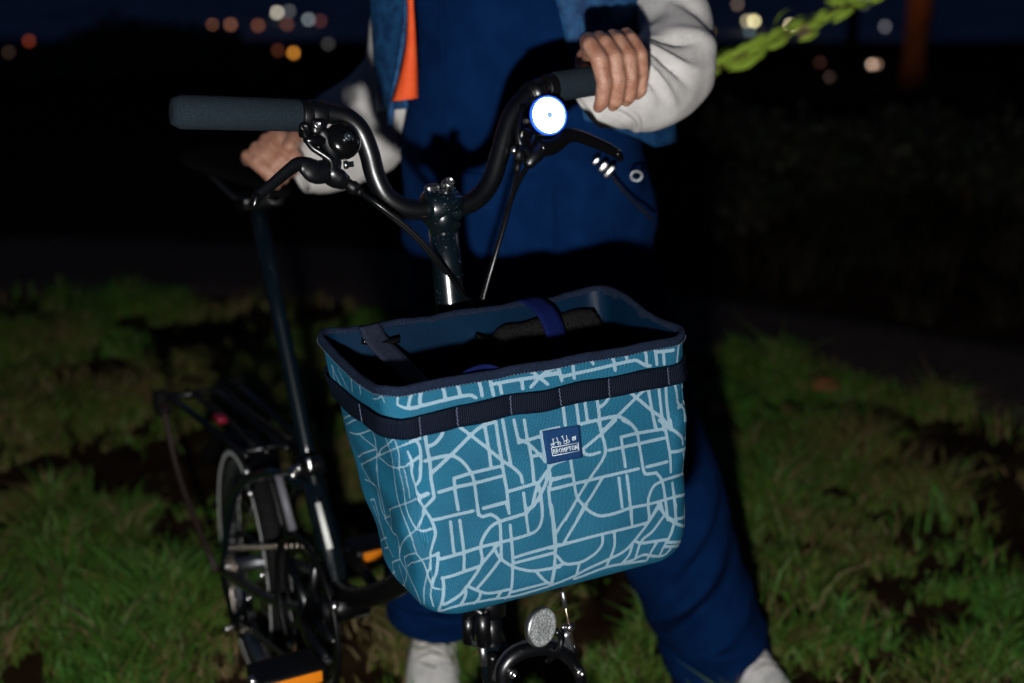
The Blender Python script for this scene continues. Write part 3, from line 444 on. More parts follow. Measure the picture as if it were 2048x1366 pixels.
PRINT_TXT = '3552,37 3553,55 3554,74 3555,92 3556,111 3554,129 3552,147 3549,165 3546,182|3196,197 3259,194 3315,191 3369,189 3417,186 3456,184 3489,181 3522,180 3561,178 3614,176 3675,175 3733,174 3779,177 3806,183 3821,193 3831,205 3844,215|3685,40 3689,54 3693,67 3696,81 3699,94 3699,108 3699,120 3699,133 3698,146|3897,31 3901,53 3905,75 3908,97 3910,120 3911,142 3910,164 3909,186 3908,209|4012,37 4012,59 4013,80 4014,101 4015,124 4016,147 4017,172 4018,197 4019,222|4012,37 4060,36 4109,34 4158,32 4206,31 4256,30 4308,29 4356,28 4391,30 4410,35 4417,43 4419,51 4423,58|4031,112 4080,111 4128,110 4178,109 4229,109 4281,110 4335,111 4392,113 4451,114 4514,116 4580,117 4648,119 4716,121|4422,25 4433,41 4443,56 4454,72 4470,92 4491,117 4517,146 4545,176 4572,206|4397,205 4417,189 4438,173 4458,158 4475,144 4490,134 4502,125 4514,117 4527,109 4541,101 4556,93 4572,85 4594,77 4623,68 4657,59 4693,50 4728,41|4100,131 4101,214|4320,132 4315,206|3283,56 3355,42 3348,55 3341,68 3334,81 3328,95 3323,109 3318,125 3313,141 3309,156|4622,52 4636,47 4648,42 4663,37 4686,34 4720,34 4762,37 4808,40 4854,41 4902,38 4951,33 5001,27 5051,22 5076,87|4695,28 4700,45 4705,61 4711,79 4715,98 4718,121 4720,146 4721,171 4723,197|4612,113 4714,106|4729,160 4763,158 4796,156 4831,155 4872,153 4919,152 4971,151 5025,150 5078,148 5132,145 5188,142 5242,139 5294,136 5346,133 5397,131 5443,130 5481,129 5505,128 5520,127 5531,127 5546,133 5569,146 5594,165 5619,184 5640,198 5657,206 5671,210 5684,212 5698,216|4862,42 4858,199|5273,18 5279,37 5286,55 5293,74 5298,94 5301,118 5303,143 5304,169 5306,195|5417,20 5443,92|5628,17 5636,33 5644,49 5652,66 5657,87 5659,114 5659,145 5657,177 5656,208|5734,20 5742,34 5751,47 5759,63 5765,83 5769,111 5771,145 5772,180 5774,215|5734,20 5776,20 5820,20 5861,20 5899,21 5933,21 5964,21 6004,23 6042,30 6073,39 6099,51 6117,62 6151,77|5781,86 5974,106|5855,108 5859,228|6071,56 6065,73 6061,90 6057,108 6052,129 6047,154 6043,182 6037,212 6032,241|4699,417 4705,659|4845,415 4847,674|4943,416 4941,651|4847,674 4886,670 4925,667 4966,665 5012,663 5070,662 5136,661 5200,661 5250,664 5281,668 5298,673 5310,681 5326,691 5349,704 5372,721 5396,740 5419,761 5442,784 5463,810 5485,836 5506,863|5079,426 5080,462 5081,496 5082,532 5081,572 5079,617 5076,666 5073,717 5071,768|5230,439 5216,457 5202,475 5188,492 5171,507 5153,519 5132,528 5111,536 5090,544|5104,774 5141,752 5177,731 5217,709 5265,682 5329,645 5401,599 5468,552 5519,514 5552,491 5573,476 5589,467 5604,459 5618,452 5628,448 5638,445 5655,444 5680,444 5710,446 5743,448 5775,451|5441,443 5460,461 5479,478 5500,497 5527,524 5566,562 5613,610 5663,659 5707,701 5741,729 5770,750 5797,770 5823,796 5851,831 5877,869 5903,909 5928,947|5655,444 5664,501 5673,558 5685,617 5697,674 5710,731 5723,786 5735,841 5747,895|5779,456 5787,543 5799,636 5812,724 5823,796 5832,846 5839,879 5845,905 5852,934|5863,458 5865,513 5868,570 5873,627 5881,686 5890,746 5900,806 5910,866 5919,926|5976,468 5983,488 5990,509 5997,531 6005,556 6011,587 6016,620 6022,654 6033,684 6056,708 6088,730 6124,753 6147,778 6143,803 6136,831 6137,864 6137,897|6030,729 6213,721|3288,461 3284,500 3279,539 3274,576 3269,613 3266,647 3264,680 3262,713 3257,749 3250,789 3240,831 3230,874 3220,915 3214,957 3208,1001 3205,1041 3201,1072 3200,1089 3200,1095 3197,1098 3187,1107 3164,1127 3135,1154 3106,1184 3084,1211 3073,1233 3068,1253 3065,1270 3061,1288|3469,455 3462,471 3456,488 3449,505 3438,521 3422,538 3403,556 3382,572 3362,585 3341,593 3320,599 3299,603 3278,608|3209,731 3245,730 3278,729 3311,728 3344,728 3378,728 3414,729 3448,731 3477,736 3500,745 3519,757 3535,771 3550,785 3564,800 3576,816 3588,834 3599,853 3609,874 3620,898 3629,923 3637,948 3643,969 3648,986 3651,1011 3651,1054 3646,1121 3638,1206 3629,1300 3622,1392|3237,863 3297,832 3357,801 3417,770 3477,736 3541,695 3606,648 3665,604 3713,569 3743,548 3762,536 3776,528 3792,519 3811,511 3829,503 3847,497 3869,492 3896,487 3926,485 3957,482 3987,480|3608,451 3634,480 3659,508 3685,538 3713,569 3743,605 3776,643 3809,682 3843,722 3877,764 3913,807 3948,849 3980,885 4007,913 4031,934 4053,953 4074,974 4096,998 4117,1023 4136,1048 4151,1072 4159,1096 4162,1119 4163,1143 4165,1166|3870,457 3868,496 3866,535 3864,575 3863,617 3861,662 3860,710 3860,757 3860,800 3859,837 3859,869 3858,899 3858,931|3987,480 3984,518 3980,555 3976,595 3974,638 3972,690 3972,749 3973,808 3975,861 3977,904 3978,940 3979,976 3981,1018 3984,1068 3987,1122 3989,1178 3988,1233 3983,1288 3977,1342 3968,1397 3960,1451|4060,480 4058,542 4055,604 4054,666 4054,728 4056,787 4059,846 4063,905 4067,965|4174,503 4176,555 4178,610 4181,660 4182,698 4183,720 4183,730 4183,735 4182,742|4182,698 4195,708 4206,719 4222,729 4246,735 4285,736 4334,734 4387,730 4437,726|4282,525 4282,714|4191,737 4209,738 4227,738 4245,741 4267,754 4293,782 4323,820 4352,860 4375,893 4393,918 4406,938 4417,957 4430,976|4442,683 4443,737 4443,792 4442,842 4440,886 4439,918 4437,944 4436,967 4434,991|4442,683 4638,674|4290,803 4291,841 4292,879 4293,919 4292,963 4290,1013 4287,1069 4284,1126 4282,1184|4293,912 4404,907|3449,959 3496,957 3542,955 3592,953 3651,952 3724,952 3806,951 3891,950 3974,946|3257,1055 3299,1052 3341,1049 3385,1047 3431,1046 3480,1048 3530,1052 3585,1057 3649,1061 3725,1064 3809,1064 3895,1061 3977,1056|3449,959 3442,996 3434,1032 3428,1070 3423,1109 3420,1151 3418,1194 3418,1239 3418,1284|3995,1235 4042,1231 4089,1226 4135,1220 4177,1214 4216,1208 4253,1202 4289,1196 4325,1191|3689,1337 3965,1337|4161,1280 4153,1465|4439,1128 4428,1152 4418,1176 4407,1200 4395,1224 4382,1248 4369,1272 4355,1294 4342,1316 4330,1335 4319,1353 4308,1369 4297,1386|4324,1205 4328,1239 4332,1271 4336,1306 4339,1347 4340,1394 4339,1447 4338,1502 4337,1556|4465,1032 4463,1079 4462,1127 4460,1174 4457,1212 4451,1235 4442,1246 4432,1260 4426,1291 4426,1347 4430,1420 4437,1502 4443,1580|4468,1192 4566,1185|4449,1287 4554,1284|4598,1016 4576,1020 4554,1024 4532,1028 4512,1034 4495,1043 4479,1054 4464,1066 4448,1079 4430,1094 4411,1111 4393,1129 4376,1146 4360,1162 4345,1178 4332,1194 4319,1212 4308,1233 4298,1256 4289,1281 4280,1306 4270,1333 4260,1361 4250,1390 4240,1418|4151,1472 4174,1462 4195,1452 4217,1441 4238,1430 4259,1417 4280,1403 4301,1389 4321,1375|3067,1075 3146,1045|3974,946 3978,979|4475,1059 4488,1050 4499,1040 4513,1032 4532,1025 4557,1021 4588,1019 4620,1017 4652,1015|4719,1017 4719,1082 4720,1150 4722,1215 4725,1273 4729,1322 4733,1363 4739,1399 4748,1433 4762,1464 4778,1491 4796,1515 4815,1540 4835,1566 4858,1593 4881,1619 4906,1641 4933,1661 4961,1679 4991,1694 5026,1705 5067,1710 5114,1712 5162,1712 5211,1711 5258,1709 5305,1704 5353,1699 5404,1697 5460,1698 5520,1701 5582,1705 5642,1706 5700,1704 5758,1701 5816,1697 5879,1695 5953,1693 6034,1697 6158,1733 6205,1747 6205,1736 6205,1726|4454,1177 4710,1184|4441,1286 4512,1282 4587,1280 4660,1280 4724,1281 4762,1283 4780,1283 4810,1285 4882,1289 5011,1294 5173,1293 5342,1284 5504,1275|5062,664 5065,694 5069,722 5073,754 5077,795 5087,846 5103,907 5113,974 5108,1041 5075,1109 5021,1178 4958,1241 4900,1293 4858,1335 4824,1369 4792,1403 4757,1444 4719,1495 4681,1552 4643,1613 4604,1673|5262,703 5218,727 5175,751 5132,776 5084,804 5032,835 4977,869 4921,905 4865,941 4878,991 4893,998 4907,1005 4923,1011 4942,1015 4966,1015 4993,1012 5021,1008 5049,1005|5341,720 5370,739 5400,758 5429,777 5454,799 5473,821 5489,843 5502,868 5514,899 5522,936 5528,978 5532,1025 5537,1075 5543,1134 5548,1202 5555,1266 5564,1313 5574,1338 5585,1346 5596,1348 5607,1353 5717,1358 5736,1382 5756,1405 5775,1430 5792,1463 5806,1503 5819,1550 5832,1603 5847,1662 5863,1728 5881,1801 5900,1877 5916,1950|5314,890 5362,892 5409,894 5461,896 5523,901 5599,907 5684,914 5770,919 5852,921|5150,1003 5185,1002 5215,1002 5256,1002 5326,1003 5438,1008 5582,1016 5736,1021 5877,1022|5305,888 5307,914 5309,938 5312,965 5317,1001 5323,1050 5332,1107 5341,1169 5350,1229|5602,1273 5870,1275|5728,802 5756,904|5851,873 5860,912 5869,949 5877,988 5886,1031 5894,1080 5903,1132 5909,1183 5912,1231 5914,1274 5913,1314 5913,1354 5914,1395|5789,813 5814,837 5839,860 5863,883 5885,903 5907,920 5928,935 5949,949 5971,966 5998,988 6030,1015 6065,1045 6094,1073 6110,1097 6115,1117 6115,1134 6116,1152|5918,837 5936,928|5916,1186 6225,1224|6115,1247 6136,1309 6215,1402 6215,1444 6225,1496 6225,1538 6225,1569 6236,1611 6236,1642 6236,1674 6205,1684 6205,1715 6205,1747|5802,1461 5884,1459 5975,1462 6079,1481 6225,1517 6225,1496 6225,1475 6215,1454 6205,1433|5792,1463 5765,1470 5737,1477 5711,1486 5689,1499 5672,1518 5659,1541 5649,1566 5641,1592 5635,1617 5631,1642 5631,1670 5632,1704 5638,1744 5647,1790 5657,1838 5666,1884|5275,1340 5288,1505 5296,1666|5367,1330 5376,1403 5384,1476 5391,1547 5397,1614 5401,1673 5405,1728 5408,1781 5412,1835|5075,1310 5037,1354 4996,1398 4956,1439 4921,1474 4891,1501 4867,1522 4844,1542 4822,1566 4801,1596 4780,1630 4760,1664 4740,1699|5939,1525 5950,1578 5960,1630 5969,1681 5978,1733 5988,1786 5999,1840 6010,1894 6019,1946|6030,1967 6236,2019|5785,1709 5686,1880|5796,1721 5811,1761 5825,1802 5841,1840 5861,1874 5888,1901 5920,1923 5954,1944 5984,1965|3153,1342 3357,1334 3574,1336|3315,1398 3301,1564 3280,1722|3415,1403 3412,1498 3407,1593 3399,1680 3388,1753 3376,1808 3364,1851 3351,1889 3339,1930|3632,1286 3631,1313 3629,1340 3628,1366 3630,1386 3636,1400 3644,1408 3653,1414 3661,1421 3757,1416 3779,1435 3802,1452 3821,1473 3833,1503 3834,1548 3827,1603 3818,1663 3811,1720 3806,1772 3801,1822 3795,1871 3789,1920|3689,1337 3914,1339|3956,1366 3964,1450|4260,1428 4238,1441 4215,1454 4194,1465 4176,1475 4170,1482 4173,1486 4169,1490 4142,1495 4079,1498 3991,1502 3900,1505 3831,1512 3789,1519 3762,1528 3741,1538 3719,1552 3694,1572 3670,1596 3647,1622 3629,1647 3614,1669 3602,1689 3592,1712 3583,1741 3578,1780 3578,1825 3572,1873 3553,1920 3512,1967 3456,2016 3398,2063 3349,2105 3314,2137 3285,2162 3257,2184 3224,2204 3191,2225 3154,2247 3115,2273 3077,2303|4159,1408 4155,1454 4151,1500 4148,1545 4145,1585 4144,1621 4143,1652 4143,1682 4143,1714|4344,1444 4342,1480 4340,1517 4337,1553 4331,1585 4322,1614 4310,1641 4295,1665 4277,1684 4258,1699 4237,1709 4211,1717 4174,1722 4126,1725 4070,1726 4007,1727 3936,1728 3852,1730 3757,1733 3664,1737 3583,1741 3521,1746 3470,1750 3422,1754 3368,1757 3305,1758 3238,1758 3180,1762 3125,1772|3944,1572 3935,1657 3930,1749 3927,1838 3925,1913 3922,1963 3919,1996 3914,2024 3908,2058 3901,2104 3891,2154 3880,2202 3868,2244 3856,2278 3844,2306 3831,2330 3817,2351 3802,2368 3786,2378 3769,2387 3753,2397|3728,1771 3736,1802 3743,1833 3752,1864 3768,1896 3792,1928 3823,1962 3857,1995 3892,2024 3927,2050 3963,2072 4000,2091 4036,2108 4070,2123 4102,2134 4139,2144 4186,2152 4249,2158 4323,2163 4403,2167 4481,2173|3790,1735 3669,1840 3539,1935|3773,1926 3743,1954 3712,1981 3680,2008 3641,2037 3594,2069 3542,2104 3489,2140 3437,2177|3942,1942 3993,1938 4042,1934 4095,1931 4158,1929 4237,1929 4326,1929 4421,1930 4513,1931|3935,2005 4172,2001 4414,2001|4447,1464 4450,1526 4452,1588 4454,1650 4454,1710 4453,1770 4452,1829 4449,1886 4445,1943 4438,1999 4432,2056 4424,2111 4415,2163 4405,2212 4394,2261 4384,2306 4376,2343 4369,2365 4361,2373 4353,2377 4345,2383|4185,2161 4203,2188 4220,2214 4238,2242 4259,2269 4282,2295 4309,2321 4337,2348 4367,2377|3109,1977 3127,1972 3144,1970 3166,1966 3200,1960 3259,1955 3341,1949 3431,1944 3518,1939|3117,1968 3115,2003 3114,2038 3113,2074 3109,2111 3103,2148 3095,2186 3085,2224 3072,2260 3057,2295 3042,2332 3023,2370 2999,2418|3338,2112 3361,2130 3383,2148 3407,2167 3435,2186 3464,2207 3495,2230 3531,2251 3575,2267 3632,2277 3699,2282 3770,2285 3839,2289|3315,2126 3312,2150 3310,2174 3306,2198 3297,2222 3280,2246 3258,2271 3234,2296 3215,2322|3479,2229 3471,2246 3464,2263 3455,2281 3443,2297 3427,2311 3408,2324 3387,2336 3367,2348|3718,2298 3638,2371|3831,2332 4065,2335 4299,2334|2999,2438 3050,2391 3090,2359 3132,2338 3184,2325 3266,2327 3385,2337 3504,2348 3598,2358 3657,2366 3693,2372 3721,2378 3756,2384 3795,2390 3834,2396 3880,2401 3941,2404 4023,2403 4120,2399 4224,2394 4323,2389|4710,1518 4600,1664 4479,1801|4859,1550 4810,1611 4762,1676 4717,1739 4676,1793 4641,1836 4612,1870 4584,1900 4553,1932|4448,1464 4454,1531 4461,1598 4466,1663 4469,1724 4469,1781 4469,1834 4466,1885 4460,1934 4450,1984 4437,2035 4425,2081 4415,2121 4410,2147 4407,2163 4404,2179 4398,2201 4388,2235 4377,2276 4366,2323 4358,2372|4384,1940 4396,1940 4402,1939 4421,1939 4478,1939 4585,1938 4725,1933 4876,1923 5019,1913 5168,1909 5335,1913 5493,1920 5607,1922 5659,1914 5666,1902 5657,1887 5655,1874|5414,1691 5422,1893|5633,1713 5666,1885|5782,1762 5749,1808 5715,1853 5678,1897 5638,1938 5594,1978 5546,2017 5500,2055 5456,2089 5419,2118 5386,2144 5352,2166 5312,2186 5265,2203 5213,2215 5158,2226 5101,2237 5039,2250 4973,2262 4907,2273 4849,2284 4802,2295 4762,2306 4724,2317 4685,2327 4642,2337 4598,2346 4555,2354 4513,2362 4473,2368 4435,2373 4397,2378 4359,2383|5844,1906 5813,1941 5781,1977 5747,2010 5711,2039 5672,2059 5631,2073 5592,2089 5559,2113 5534,2148 5516,2192 5504,2240 5497,2291|5793,1782 5821,1818 5849,1854 5877,1888 5904,1918 5930,1943 5957,1964 5980,1982 6003,2000 6026,2018 6050,2035 6077,2053 6113,2074 6167,2113 6205,2134 6215,2134|6003,2000 5991,2035 5979,2071 5968,2106 5954,2139 5937,2168 5918,2194 5899,2219 5885,2245 5874,2270 5868,2295 5864,2321 5864,2349|6002,1792 6021,1998|5037,1934 5037,1960 5038,1986 5037,2012 5030,2037 5016,2061 4998,2083 4974,2104 4945,2124 4909,2141 4865,2157 4820,2170 4779,2179 4747,2183 4719,2183 4692,2181 4664,2177 4633,2174 4601,2170 4570,2162 4543,2149 4520,2129 4499,2103 4481,2075 4462,2048|4355,2166 4543,2149|4730,2193 4722,2217 4714,2243 4708,2269 4701,2293 4694,2314 4687,2334 4680,2354 4674,2375|5185,1938 5187,1976 5191,2014 5193,2052 5191,2089 5182,2126 5169,2162 5153,2196 5139,2228 5128,2256 5117,2280 5106,2303 5096,2328|5437,2119 5427,2149 5418,2180 5408,2211 5396,2240 5378,2267 5356,2292 5333,2316 5313,2342|5456,2089 5481,2102 5505,2115 5530,2128 5559,2138 5593,2145 5629,2149 5669,2152 5713,2156 5760,2161 5812,2165 5865,2170 5916,2174|5929,2211 5967,2218 6000,2227 6036,2240 6080,2259 6144,2291 6184,2312 6164,2280 6174,2280|5909,2259 5943,2266 5976,2273 6005,2282 6037,2294 6076,2310 6134,2338 6184,2364 6164,2333|5774,2178 5754,2201 5735,2226 5718,2251 5706,2275 5698,2298 5694,2319 5693,2342 5695,2365|4685,2378 4720,2374 4754,2369 4792,2365 4841,2359 4905,2351 4980,2341 5059,2333 5137,2329 5215,2331 5296,2338 5376,2347 5451,2356 5517,2363 5577,2370 5636,2378 5698,2386|5309,2332 5349,2330 5389,2328 5428,2325 5466,2321 5502,2312 5536,2300 5571,2291 5607,2288 5647,2297 5690,2313 5734,2332 5778,2347 5822,2359 5866,2369 5906,2376 5938,2376 5959,2367 5970,2351 5978,2332 5990,2316|1912,206 1854,384|1894,206 1978,396|2043,160 2111,343|2340,54 2224,310|2490,-3 2433,218|2689,153 3009,14|2882,72 2906,136|3112,17 3060,149 3082,158 3104,168 3125,177 3149,185 3178,189 3211,192 3244,195 3271,199|3271,29 3188,165|1845,784 2148,579|1928,798 2329,513|1958,861 2030,830 2085,809 2135,790 2187,765 2245,730 2310,688 2383,639 2464,586 2548,535 2625,489 2692,450 2752,416|2222,758 2459,776|2439,496 2472,512 2503,530 2526,552 2536,583 2528,626 2510,677 2491,726 2480,766 2476,794 2473,816 2470,837 2464,865 2454,902 2443,944 2432,988 2420,1031|1862,1169 2449,801|1882,1237 2088,1117 2293,990 2394,919 2464,865 2506,826 2529,798 2548,771 2582,739 2635,699 2695,658 2756,616 2819,575 2870,540 2913,505 2953,471 2995,444|2484,856 2533,823 2580,792 2651,746 2776,669 2913,605 3013,561 3126,527 3228,505|2747,427 2758,458 2769,490 2778,521 2789,553 2803,585 2817,616 2831,647 2841,679 2845,713 2842,748 2834,786 2824,825|2929,524 2936,557 2946,589 2956,621 2963,653 2963,687 2957,722 2945,758 2930,797|2519,860 2576,859 2635,858 2699,852 2772,834 2850,816 2903,805 2949,793 2995,776 3031,745 3072,723 3117,696 3169,674|3053,618 3060,643 3066,669 3069,696 3070,721 3068,744 3064,765 3055,787 3048,809|3131,463 3150,488 3170,512 3186,538 3196,566 3196,598 3190,634 3180,670 3171,703 3162,732 3152,759 3142,785 3133,812|1889,1248 1943,1269 2004,1287 2065,1302 2116,1313 2167,1309 2222,1289 2268,1276 2281,1294 2239,1363 2186,1451 2154,1528 2146,1581 2156,1609 2176,1623 2200,1631 2226,1640|2443,968 2444,1023 2440,1079 2428,1143 2396,1225 2315,1344 2237,1467 2213,1563 2226,1640|1924,1365 2239,1278|1936,1570 2057,1512|1960,1629 1966,1774 2083,1874|2048,1527 2031,1635 2027,1740 2061,1823 2123,1881 2176,1925 2215,1962 2245,1997 2262,2041|1823,2023 2220,1845|1935,2061 2178,1964|2820,835 2798,893 2774,953 2755,1014 2742,1072 2734,1127 2733,1179 2742,1228 2771,1275 2826,1324 2879,1385 2916,1453 2934,1520 2935,1580 2927,1636 2919,1686 2917,1731 2925,1763 2940,1784 2956,1807 2973,1840 2991,1891 3007,1957 3014,2026 3019,2077 3029,2101 3040,2109 3058,2108 3074,2111|2924,806 2916,858 2906,910 2895,964 2884,1021 2873,1083 2865,1146 2868,1205 2885,1256 2910,1303 2938,1350 2964,1393 2985,1426 3004,1445 3021,1449 3030,1443 3041,1455 3053,1453 3070,1446 3087,1439 3104,1432|2989,807 2951,969 2942,1124|3059,754 3054,792 3046,830 3041,870 3039,912 3043,956 3047,1005 3056,1052 3062,1095 3057,1135 3068,1167 3080,1198 3091,1231|3154,762 3143,800 3132,840 3121,877 3108,908 3094,930 3079,947 3064,961 3049,977|2411,1477 2815,1234 3015,1123 3153,1051|2189,1666 2406,1539|2472,1448 2431,1528 2414,1598 2418,1652 2436,1689 2475,1697 2538,1680 2603,1661 2628,1676 2596,1740 2544,1823 2498,1907 2462,1984|2220,1665 2471,1697|3091,1231 3067,1284 3036,1337 3022,1373 3005,1423 2979,1459 2948,1492 2913,1526 2876,1563 2836,1605 2784,1655 2701,1719 2621,1782 2560,1840 2513,1892 2480,1940 2462,1984 2471,2019 2505,2048 2547,2074 2572,2105 2561,2147 2519,2198 2431,2265 2218,2369 1891,2437|2102,2155 2452,1999|2594,1923 2917,1731|1758,2364 2086,2253|2634,2009 2967,1792 3129,1703|2585,1939 2580,1981 2578,2021 2585,2059 2609,2092 2655,2119 2719,2142 2784,2166 2814,2199 2830,2243 2837,2297 2834,2367 2811,2458|2125,2136 1820,2437|2362,2092 2363,2161 2372,2229 2357,2303 2225,2404 2280,2448 2484,2416 2617,2416 2750,2416|3091,1231 3104,1263 3116,1293 3126,1324 3133,1355 3138,1386 3141,1418 3141,1449 3137,1481 3127,1512 3113,1544 3098,1577 3085,1610 3073,1643 3062,1675 3052,1707 3044,1738 3044,1764 3041,1792 3033,1822 3032,1853 3028,1877 3020,1903 3008,1932 2994,1968 2977,2013 2957,2066 2938,2120 2924,2171 2915,2215 2908,2260 2900,2307 2884,2366|3127,1702 3120,1732 3113,1762 3106,1791 3098,1819 3089,1846 3082,1873 3073,1900 3064,1928 3053,1957 3042,1989 3034,2023 3029,2050 3016,2083 3002,2118 2992,2154 2985,2189 2982,2225 2983,2263 2983,2304 2981,2349'

# ================================================================== BASKET
basket = empty('basket', BK_C - Z3 * BK_H, 'teal fabric handlebar basket printed with pale street map lines, on the bicycle front', 'basket')
NU, NV = 620, 170
def lines_of(txt): return [[tuple(int(q) / 10000 for q in p.split(',')) for p in pl.split()] for pl in txt.split('|')]
PRINT = lines_of(PRINT_TXT)
segs = np.array([(*a, *b) for pl in PRINT for a, b in zip(pl[:-1], pl[1:])])
# the cloth's print repeats: carry the front panel's lines on to the sides and back that face away
fr = segs[(segs[:, [0, 2]].min(1) > .30) & (segs[:, [0, 2]].max(1) < .62)]
more = [fr + np.array([k, 0, k, 0]) for k in (.318,)] + [fr + np.array([k, 0, k, 0]) for k in (-.318,)]
more[1] = more[1][more[1][:, [0, 2]].max(1) < .165]
segs = np.concatenate([segs] + more)
def print_dist(S, T):
    out = np.full(S.shape, 1.)
    for x0, y0, x1, y1 in segs:
        lo, hi = min(x0, x1) - .006, max(x0, x1) + .006; m_ = (S > lo) & (S < hi) & (T > min(y0, y1) - .006) & (T < max(y0, y1) + .006)
        if not m_.any(): continue
        px, py = S[m_], T[m_]; dx, dy = x1 - x0, y1 - y0; t = np.clip(((px - x0) * dx + (py - y0) * dy) / (dx * dx + dy * dy + 1e-12), 0, 1)
        out[m_] = np.minimum(out[m_], np.hypot(px - x0 - t * dx, py - y0 - t * dy))
    return out
def cloth_mat():
    m = bpy.data.materials.new('map_print_cloth'); m.use_nodes = True; nt = m.node_tree; L = nt.links; N = nt.nodes; b = N["Principled BSDF"]
    def attr(n): a = N.new("ShaderNodeAttribute"); a.attribute_name = n; return a
    def math_(op, *ins):
        k = N.new("ShaderNodeMath"); k.operation = op
        for i, v in enumerate(ins):
            if isinstance(v, (int, float)): k.inputs[i].default_value = v
            else: L.new(v, k.inputs[i])
        return k.outputs[0]
    pd = attr("print_distance").outputs["Fac"]; S = attr("cloth_s").outputs["Fac"]; T = attr("cloth_t").outputs["Fac"]
    nz = N.new("ShaderNodeTexNoise"); nz.inputs["Scale"].default_value = 900; tc = N.new("ShaderNodeTexCoord"); L.new(tc.outputs["Object"], nz.inputs["Vector"])
    pd2 = math_('ADD', pd, math_('MULTIPLY', math_('SUBTRACT', nz.outputs["Fac"], .5), .0006))
    mr = N.new("ShaderNodeMapRange"); mr.interpolation_type = 'SMOOTHSTEP'; L.new(pd2, mr.inputs["Value"])
    mr.inputs["From Min"].default_value = .00140; mr.inputs["From Max"].default_value = .00200; mr.inputs["To Min"].default_value = 1; mr.inputs["To Max"].default_value = 0
    w = math_('MULTIPLY', math_('SINE', math_('MULTIPLY', math_('ADD', S, T), 2 * math.pi / .0030)), math_('SINE', math_('MULTIPLY', math_('SUBTRACT', S, T), 2 * math.pi / .0030)))
    wv = math_('MULTIPLY_ADD', w, .5, .5)
    n2 = N.new("ShaderNodeTexNoise"); n2.inputs["Scale"].default_value = 22; n2.inputs["Detail"].default_value = 3; L.new(tc.outputs["Object"], n2.inputs["Vector"])
    base = N.new("ShaderNodeMix"); base.data_type = 'RGBA'; L.new(wv, base.inputs[0])
    base.inputs[6].default_value = (.0006, .016, .036, 1); base.inputs[7].default_value = (.011, .190, .325, 1)
    tone = N.new("ShaderNodeMix"); tone.data_type = 'RGBA'; tone.blend_type = 'MULTIPLY'; tone.inputs[0].default_value = 1; L.new(base.outputs[2], tone.inputs[6])
    rp = N.new("ShaderNodeValToRGB"); rp.color_ramp.elements[0].position = .3; rp.color_ramp.elements[1].position = .7
    rp.color_ramp.elements[0].color = (.86, .88, .90, 1); rp.color_ramp.elements[1].color = (1.08, 1.05, 1.03, 1); L.new(n2.outputs["Fac"], rp.inputs[0]); L.new(rp.outputs[0], tone.inputs[7])
    ln = N.new("ShaderNodeMix"); ln.data_type = 'RGBA'; L.new(wv, ln.inputs[0]); ln.inputs[6].default_value = (.17, .27, .34, 1); ln.inputs[7].default_value = (.29, .42, .50, 1)
    fin = N.new("ShaderNodeMix"); fin.data_type = 'RGBA'; L.new(mr.outputs[0], fin.inputs[0]); L.new(tone.outputs[2], fin.inputs[6]); L.new(ln.outputs[2], fin.inputs[7])
    L.new(fin.outputs[2], b.inputs["Base Color"]); b.inputs["Roughness"].default_value = .55; b.inputs["Specular IOR Level"].default_value = .3
    bp = N.new("ShaderNodeBump"); bp.inputs["Strength"].default_value = .8; bp.inputs["Distance"].default_value = .0008; L.new(wv, bp.inputs["Height"]); L.new(bp.outputs[0], b.inputs["Normal"])
    return m
VS = np.linspace(0, BK_WALL, NV)
rows = [basket_ring(v, NU) for v in VS]; S = np.tile(np.arange(NU) / NU * BK_PERIM, (NV, 1)); T = np.repeat(VS[:, None], NU, 1)
cb = rows[-1].mean(0)                                        # the bottom closes inwards
for k in range(1, 15):
    q = k / 14; rows.append(rows[NV - 1] + (cb - rows[NV - 1]) * min(q, .985) - BK_U * .004 * math.sin(math.pi / 2 * q))
    S = np.concatenate([S, S[:1]]); T = np.concatenate([T, T[-1:] + .0048])
V = np.concatenate(rows); mb = MB(); mb.grid(V, len(rows), NU, False); mb.F.append([(len(rows) - 1) * NU + j for j in range(NU)])
shell = link('shell', V, mb.F, cloth_mat(), basket)
pdv = print_dist(S.ravel(), T.ravel()); uu = S.ravel() / BK_PERIM; pdv = pdv + .0009 * np.clip((.345 - uu) / .02, 0, 1)
for nm, val in (("print_distance", pdv), ("cloth_s", S.ravel()), ("cloth_t", T.ravel())):
    a_ = shell.data.attributes.new(nm, 'FLOAT', 'POINT'); a_.data.foreach_set("value", val.astype(np.float32))
# lining, floor
rows = [basket_ring(v, 240, .004) for v in np.linspace(.002, BK_WALL - .014, 50)]; cb = rows[-1].mean(0)
for q in (.4, .8, .98): rows.append(rows[49] + (cb - rows[49]) * q)
mb = MB(); mb.grid(np.concatenate(rows), len(rows), 240, False); mb.F.append([(len(rows) - 1) * 240 + j for j in range(240)]); mb.make('lining', M['lining'], basket)
